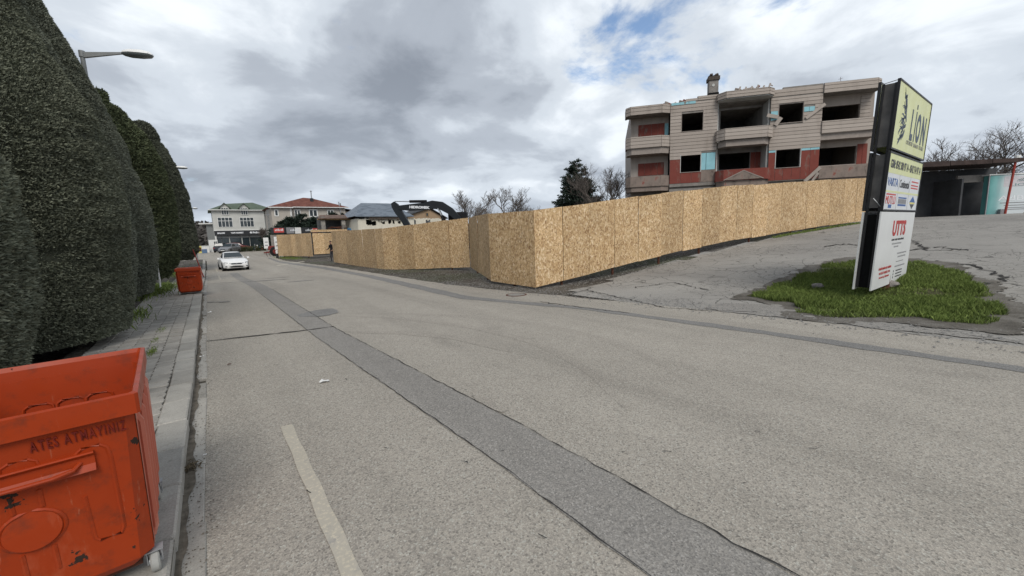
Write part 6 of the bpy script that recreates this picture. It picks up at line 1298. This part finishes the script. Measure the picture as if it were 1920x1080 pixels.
ep = far_thing('utility_pole', 'grey lattice utility pole beside the tiled house', 'pole', on_y(506.5, 440, 78)[0], 78.0); b = MB(); 
for sx in (-.14, .14): b.tube([(sx, 0, -.2), (sx*.5, 0, 7.0)], .045, 4)
for k in range(12): b.tube([((-1)**k*.13, 0, k*.55), (-(-1)**k*.12, 0, k*.55+.5)], .025, 4)
b.build('lattice', M['lamp_grey'], ep)
b = MB(); b.box(-.35, .35, -.05, .05, 6.1, 6.22); b.build('cross_arm', M['lamp_grey'], ep)

# ================================================================== person at the gate
def person(label, x, y, rz):
    g = tzf(x, y); t = thing('person', label, 'person', (x, y, g), rz)
    J = {'pel': (0, 0, .93, .135), 'wst': (0, -.01, 1.08, .125), 'chs': (0, -.03, 1.28, .15), 'nck': (0, -.045, 1.45, .06), 'hd0': (0, -.07, 1.53, .075), 'hd1': (0, -.08, 1.62, .092), 'hd2': (0, -.07, 1.70, .07),
         'hl': (-.10, 0, .88, .10), 'kl': (-.11, -.05, .50, .068), 'al': (-.115, .02, .10, .042), 'tl': (-.12, -.12, .045, .038), 'hr': (.10, 0, .88, .10), 'kr': (.12, -.02, .50, .068), 'ar': (.13, .08, .10, .042), 'tr': (.14, -.06, .045, .038),
         'sl': (-.18, -.03, 1.40, .066), 'el': (-.24, -.05, 1.12, .048), 'wl': (-.23, -.28, 1.03, .033), 'fl': (-.22, -.36, 1.04, .034), 'sr': (.18, -.03, 1.40, .066), 'er': (.24, .0, 1.12, .048), 'wr': (.22, -.16, .95, .033), 'fr': (.21, -.24, .93, .034)}
    E = [('pel', 'wst'), ('wst', 'chs'), ('chs', 'nck'), ('nck', 'hd0'), ('hd0', 'hd1'), ('hd1', 'hd2'), ('pel', 'hl'), ('hl', 'kl'), ('kl', 'al'), ('al', 'tl'), ('pel', 'hr'), ('hr', 'kr'), ('kr', 'ar'), ('ar', 'tr'), ('chs', 'sl'), ('sl', 'el'), ('el', 'wl'), ('wl', 'fl'), ('chs', 'sr'), ('sr', 'er'), ('er', 'wr'), ('wr', 'fr')]
    ks = list(J); V = [J[k][:3] for k in ks]; R = [J[k][3] for k in ks]; Ed = [(ks.index(a), ks.index(c)) for a, c in E]
    for wk, fk, s in (('wl', 'fl', -1), ('wr', 'fr', 1)):                 # five separate fingers on each hand
        fx, fy, fz = J[fk][:3]; i0 = ks.index(fk)
        for k, (dx_, L) in enumerate(((-.030, .055), (-.010, .065), (.010, .062), (.028, .048))):
            V += [(fx+dx_, fy-.03, fz), (fx+dx_, fy-.03-L, fz-.02)]; R += [.010, .008]; Ed += [(i0, len(V)-2), (len(V)-2, len(V)-1)]
        V += [(fx-s*.045, fy+.01, fz+.005), (fx-s*.055, fy-.035, fz+.002)]; R += [.011, .009]; Ed += [(i0, len(V)-2), (len(V)-2, len(V)-1)]
    me = bpy.data.meshes.new('body'); me.from_pydata(V, Ed, []); o = bpy.data.objects.new('tmp', me); COL.objects.link(o); m = o.modifiers.new('s', 'SKIN')
    for i, v in enumerate(me.skin_vertices[0].data): v.radius = (R[i], R[i]); v.use_root = (i == 0)
    m.branch_smoothing = .4; o.modifiers.new('d', 'SUBSURF').levels = 1; dg = bpy.context.evaluated_depsgraph_get(); me2 = bpy.data.meshes.new_from_object(o.evaluated_get(dg)); bpy.data.objects.remove(o)
    me2.materials.clear(); body = link('body', me2, [M['coat_black'], M['trouser_grey'], M['skin'], M['rubber']], t, 'all')
    for p in me2.polygons: 
        c = p.center; p.material_index = 3 if c.z < .09 else 1 if c.z < .86 else 2 if (c.z > 1.47 or (abs(c.x) > .15 and c.z < 1.06 and c.y < -.13)) else 0
    def skull(nm, c, r, m, zmin=None):
        bm = bmesh.new(); bmesh.ops.create_uvsphere(bm, u_segments=16, v_segments=10, radius=1)
        for v in bm.verts: v.co = Vector((v.co.x*r[0], v.co.y*r[1], v.co.z*r[2]))
        if zmin is not None: bmesh.ops.delete(bm, geom=[v for v in bm.verts if v.co.z < zmin*r[2] and v.co.y < .2*r[1]], context='VERTS')
        me_ = bpy.data.meshes.new(nm); bm.to_mesh(me_); bm.free(); return link(nm, me_, M[m], t, 'all', c)
    skull('hair', (0, -.068, 1.665), (.088, .105, .098), 'hair_dark', .10)
    for s in (-1, 1): skull('eye', (s*.032, -.166, 1.63), (.012, .008, .008), 'dark_gap'); skull('ear', (s*.088, -.075, 1.615), (.014, .024, .032), 'skin')
    skull('nose', (0, -.176, 1.605), (.014, .02, .024), 'skin'); skull('mouth', (0, -.160, 1.565), (.026, .008, .006), 'rust')
    return t
plain('coat_black', (.012, .012, .014), .8, .2); plain('trouser_grey', (.055, .055, .062), .85, .2); plain('skin', (.30, .17, .12), .6, .3); plain('hair_dark', (.015, .012, .010), .7, .3)
xp = on_y(622.5, 480, 36.0)[0]; person('person in black standing at the gate opening beside the hoarding end', xp+.02, 36.0, RAD(-60))
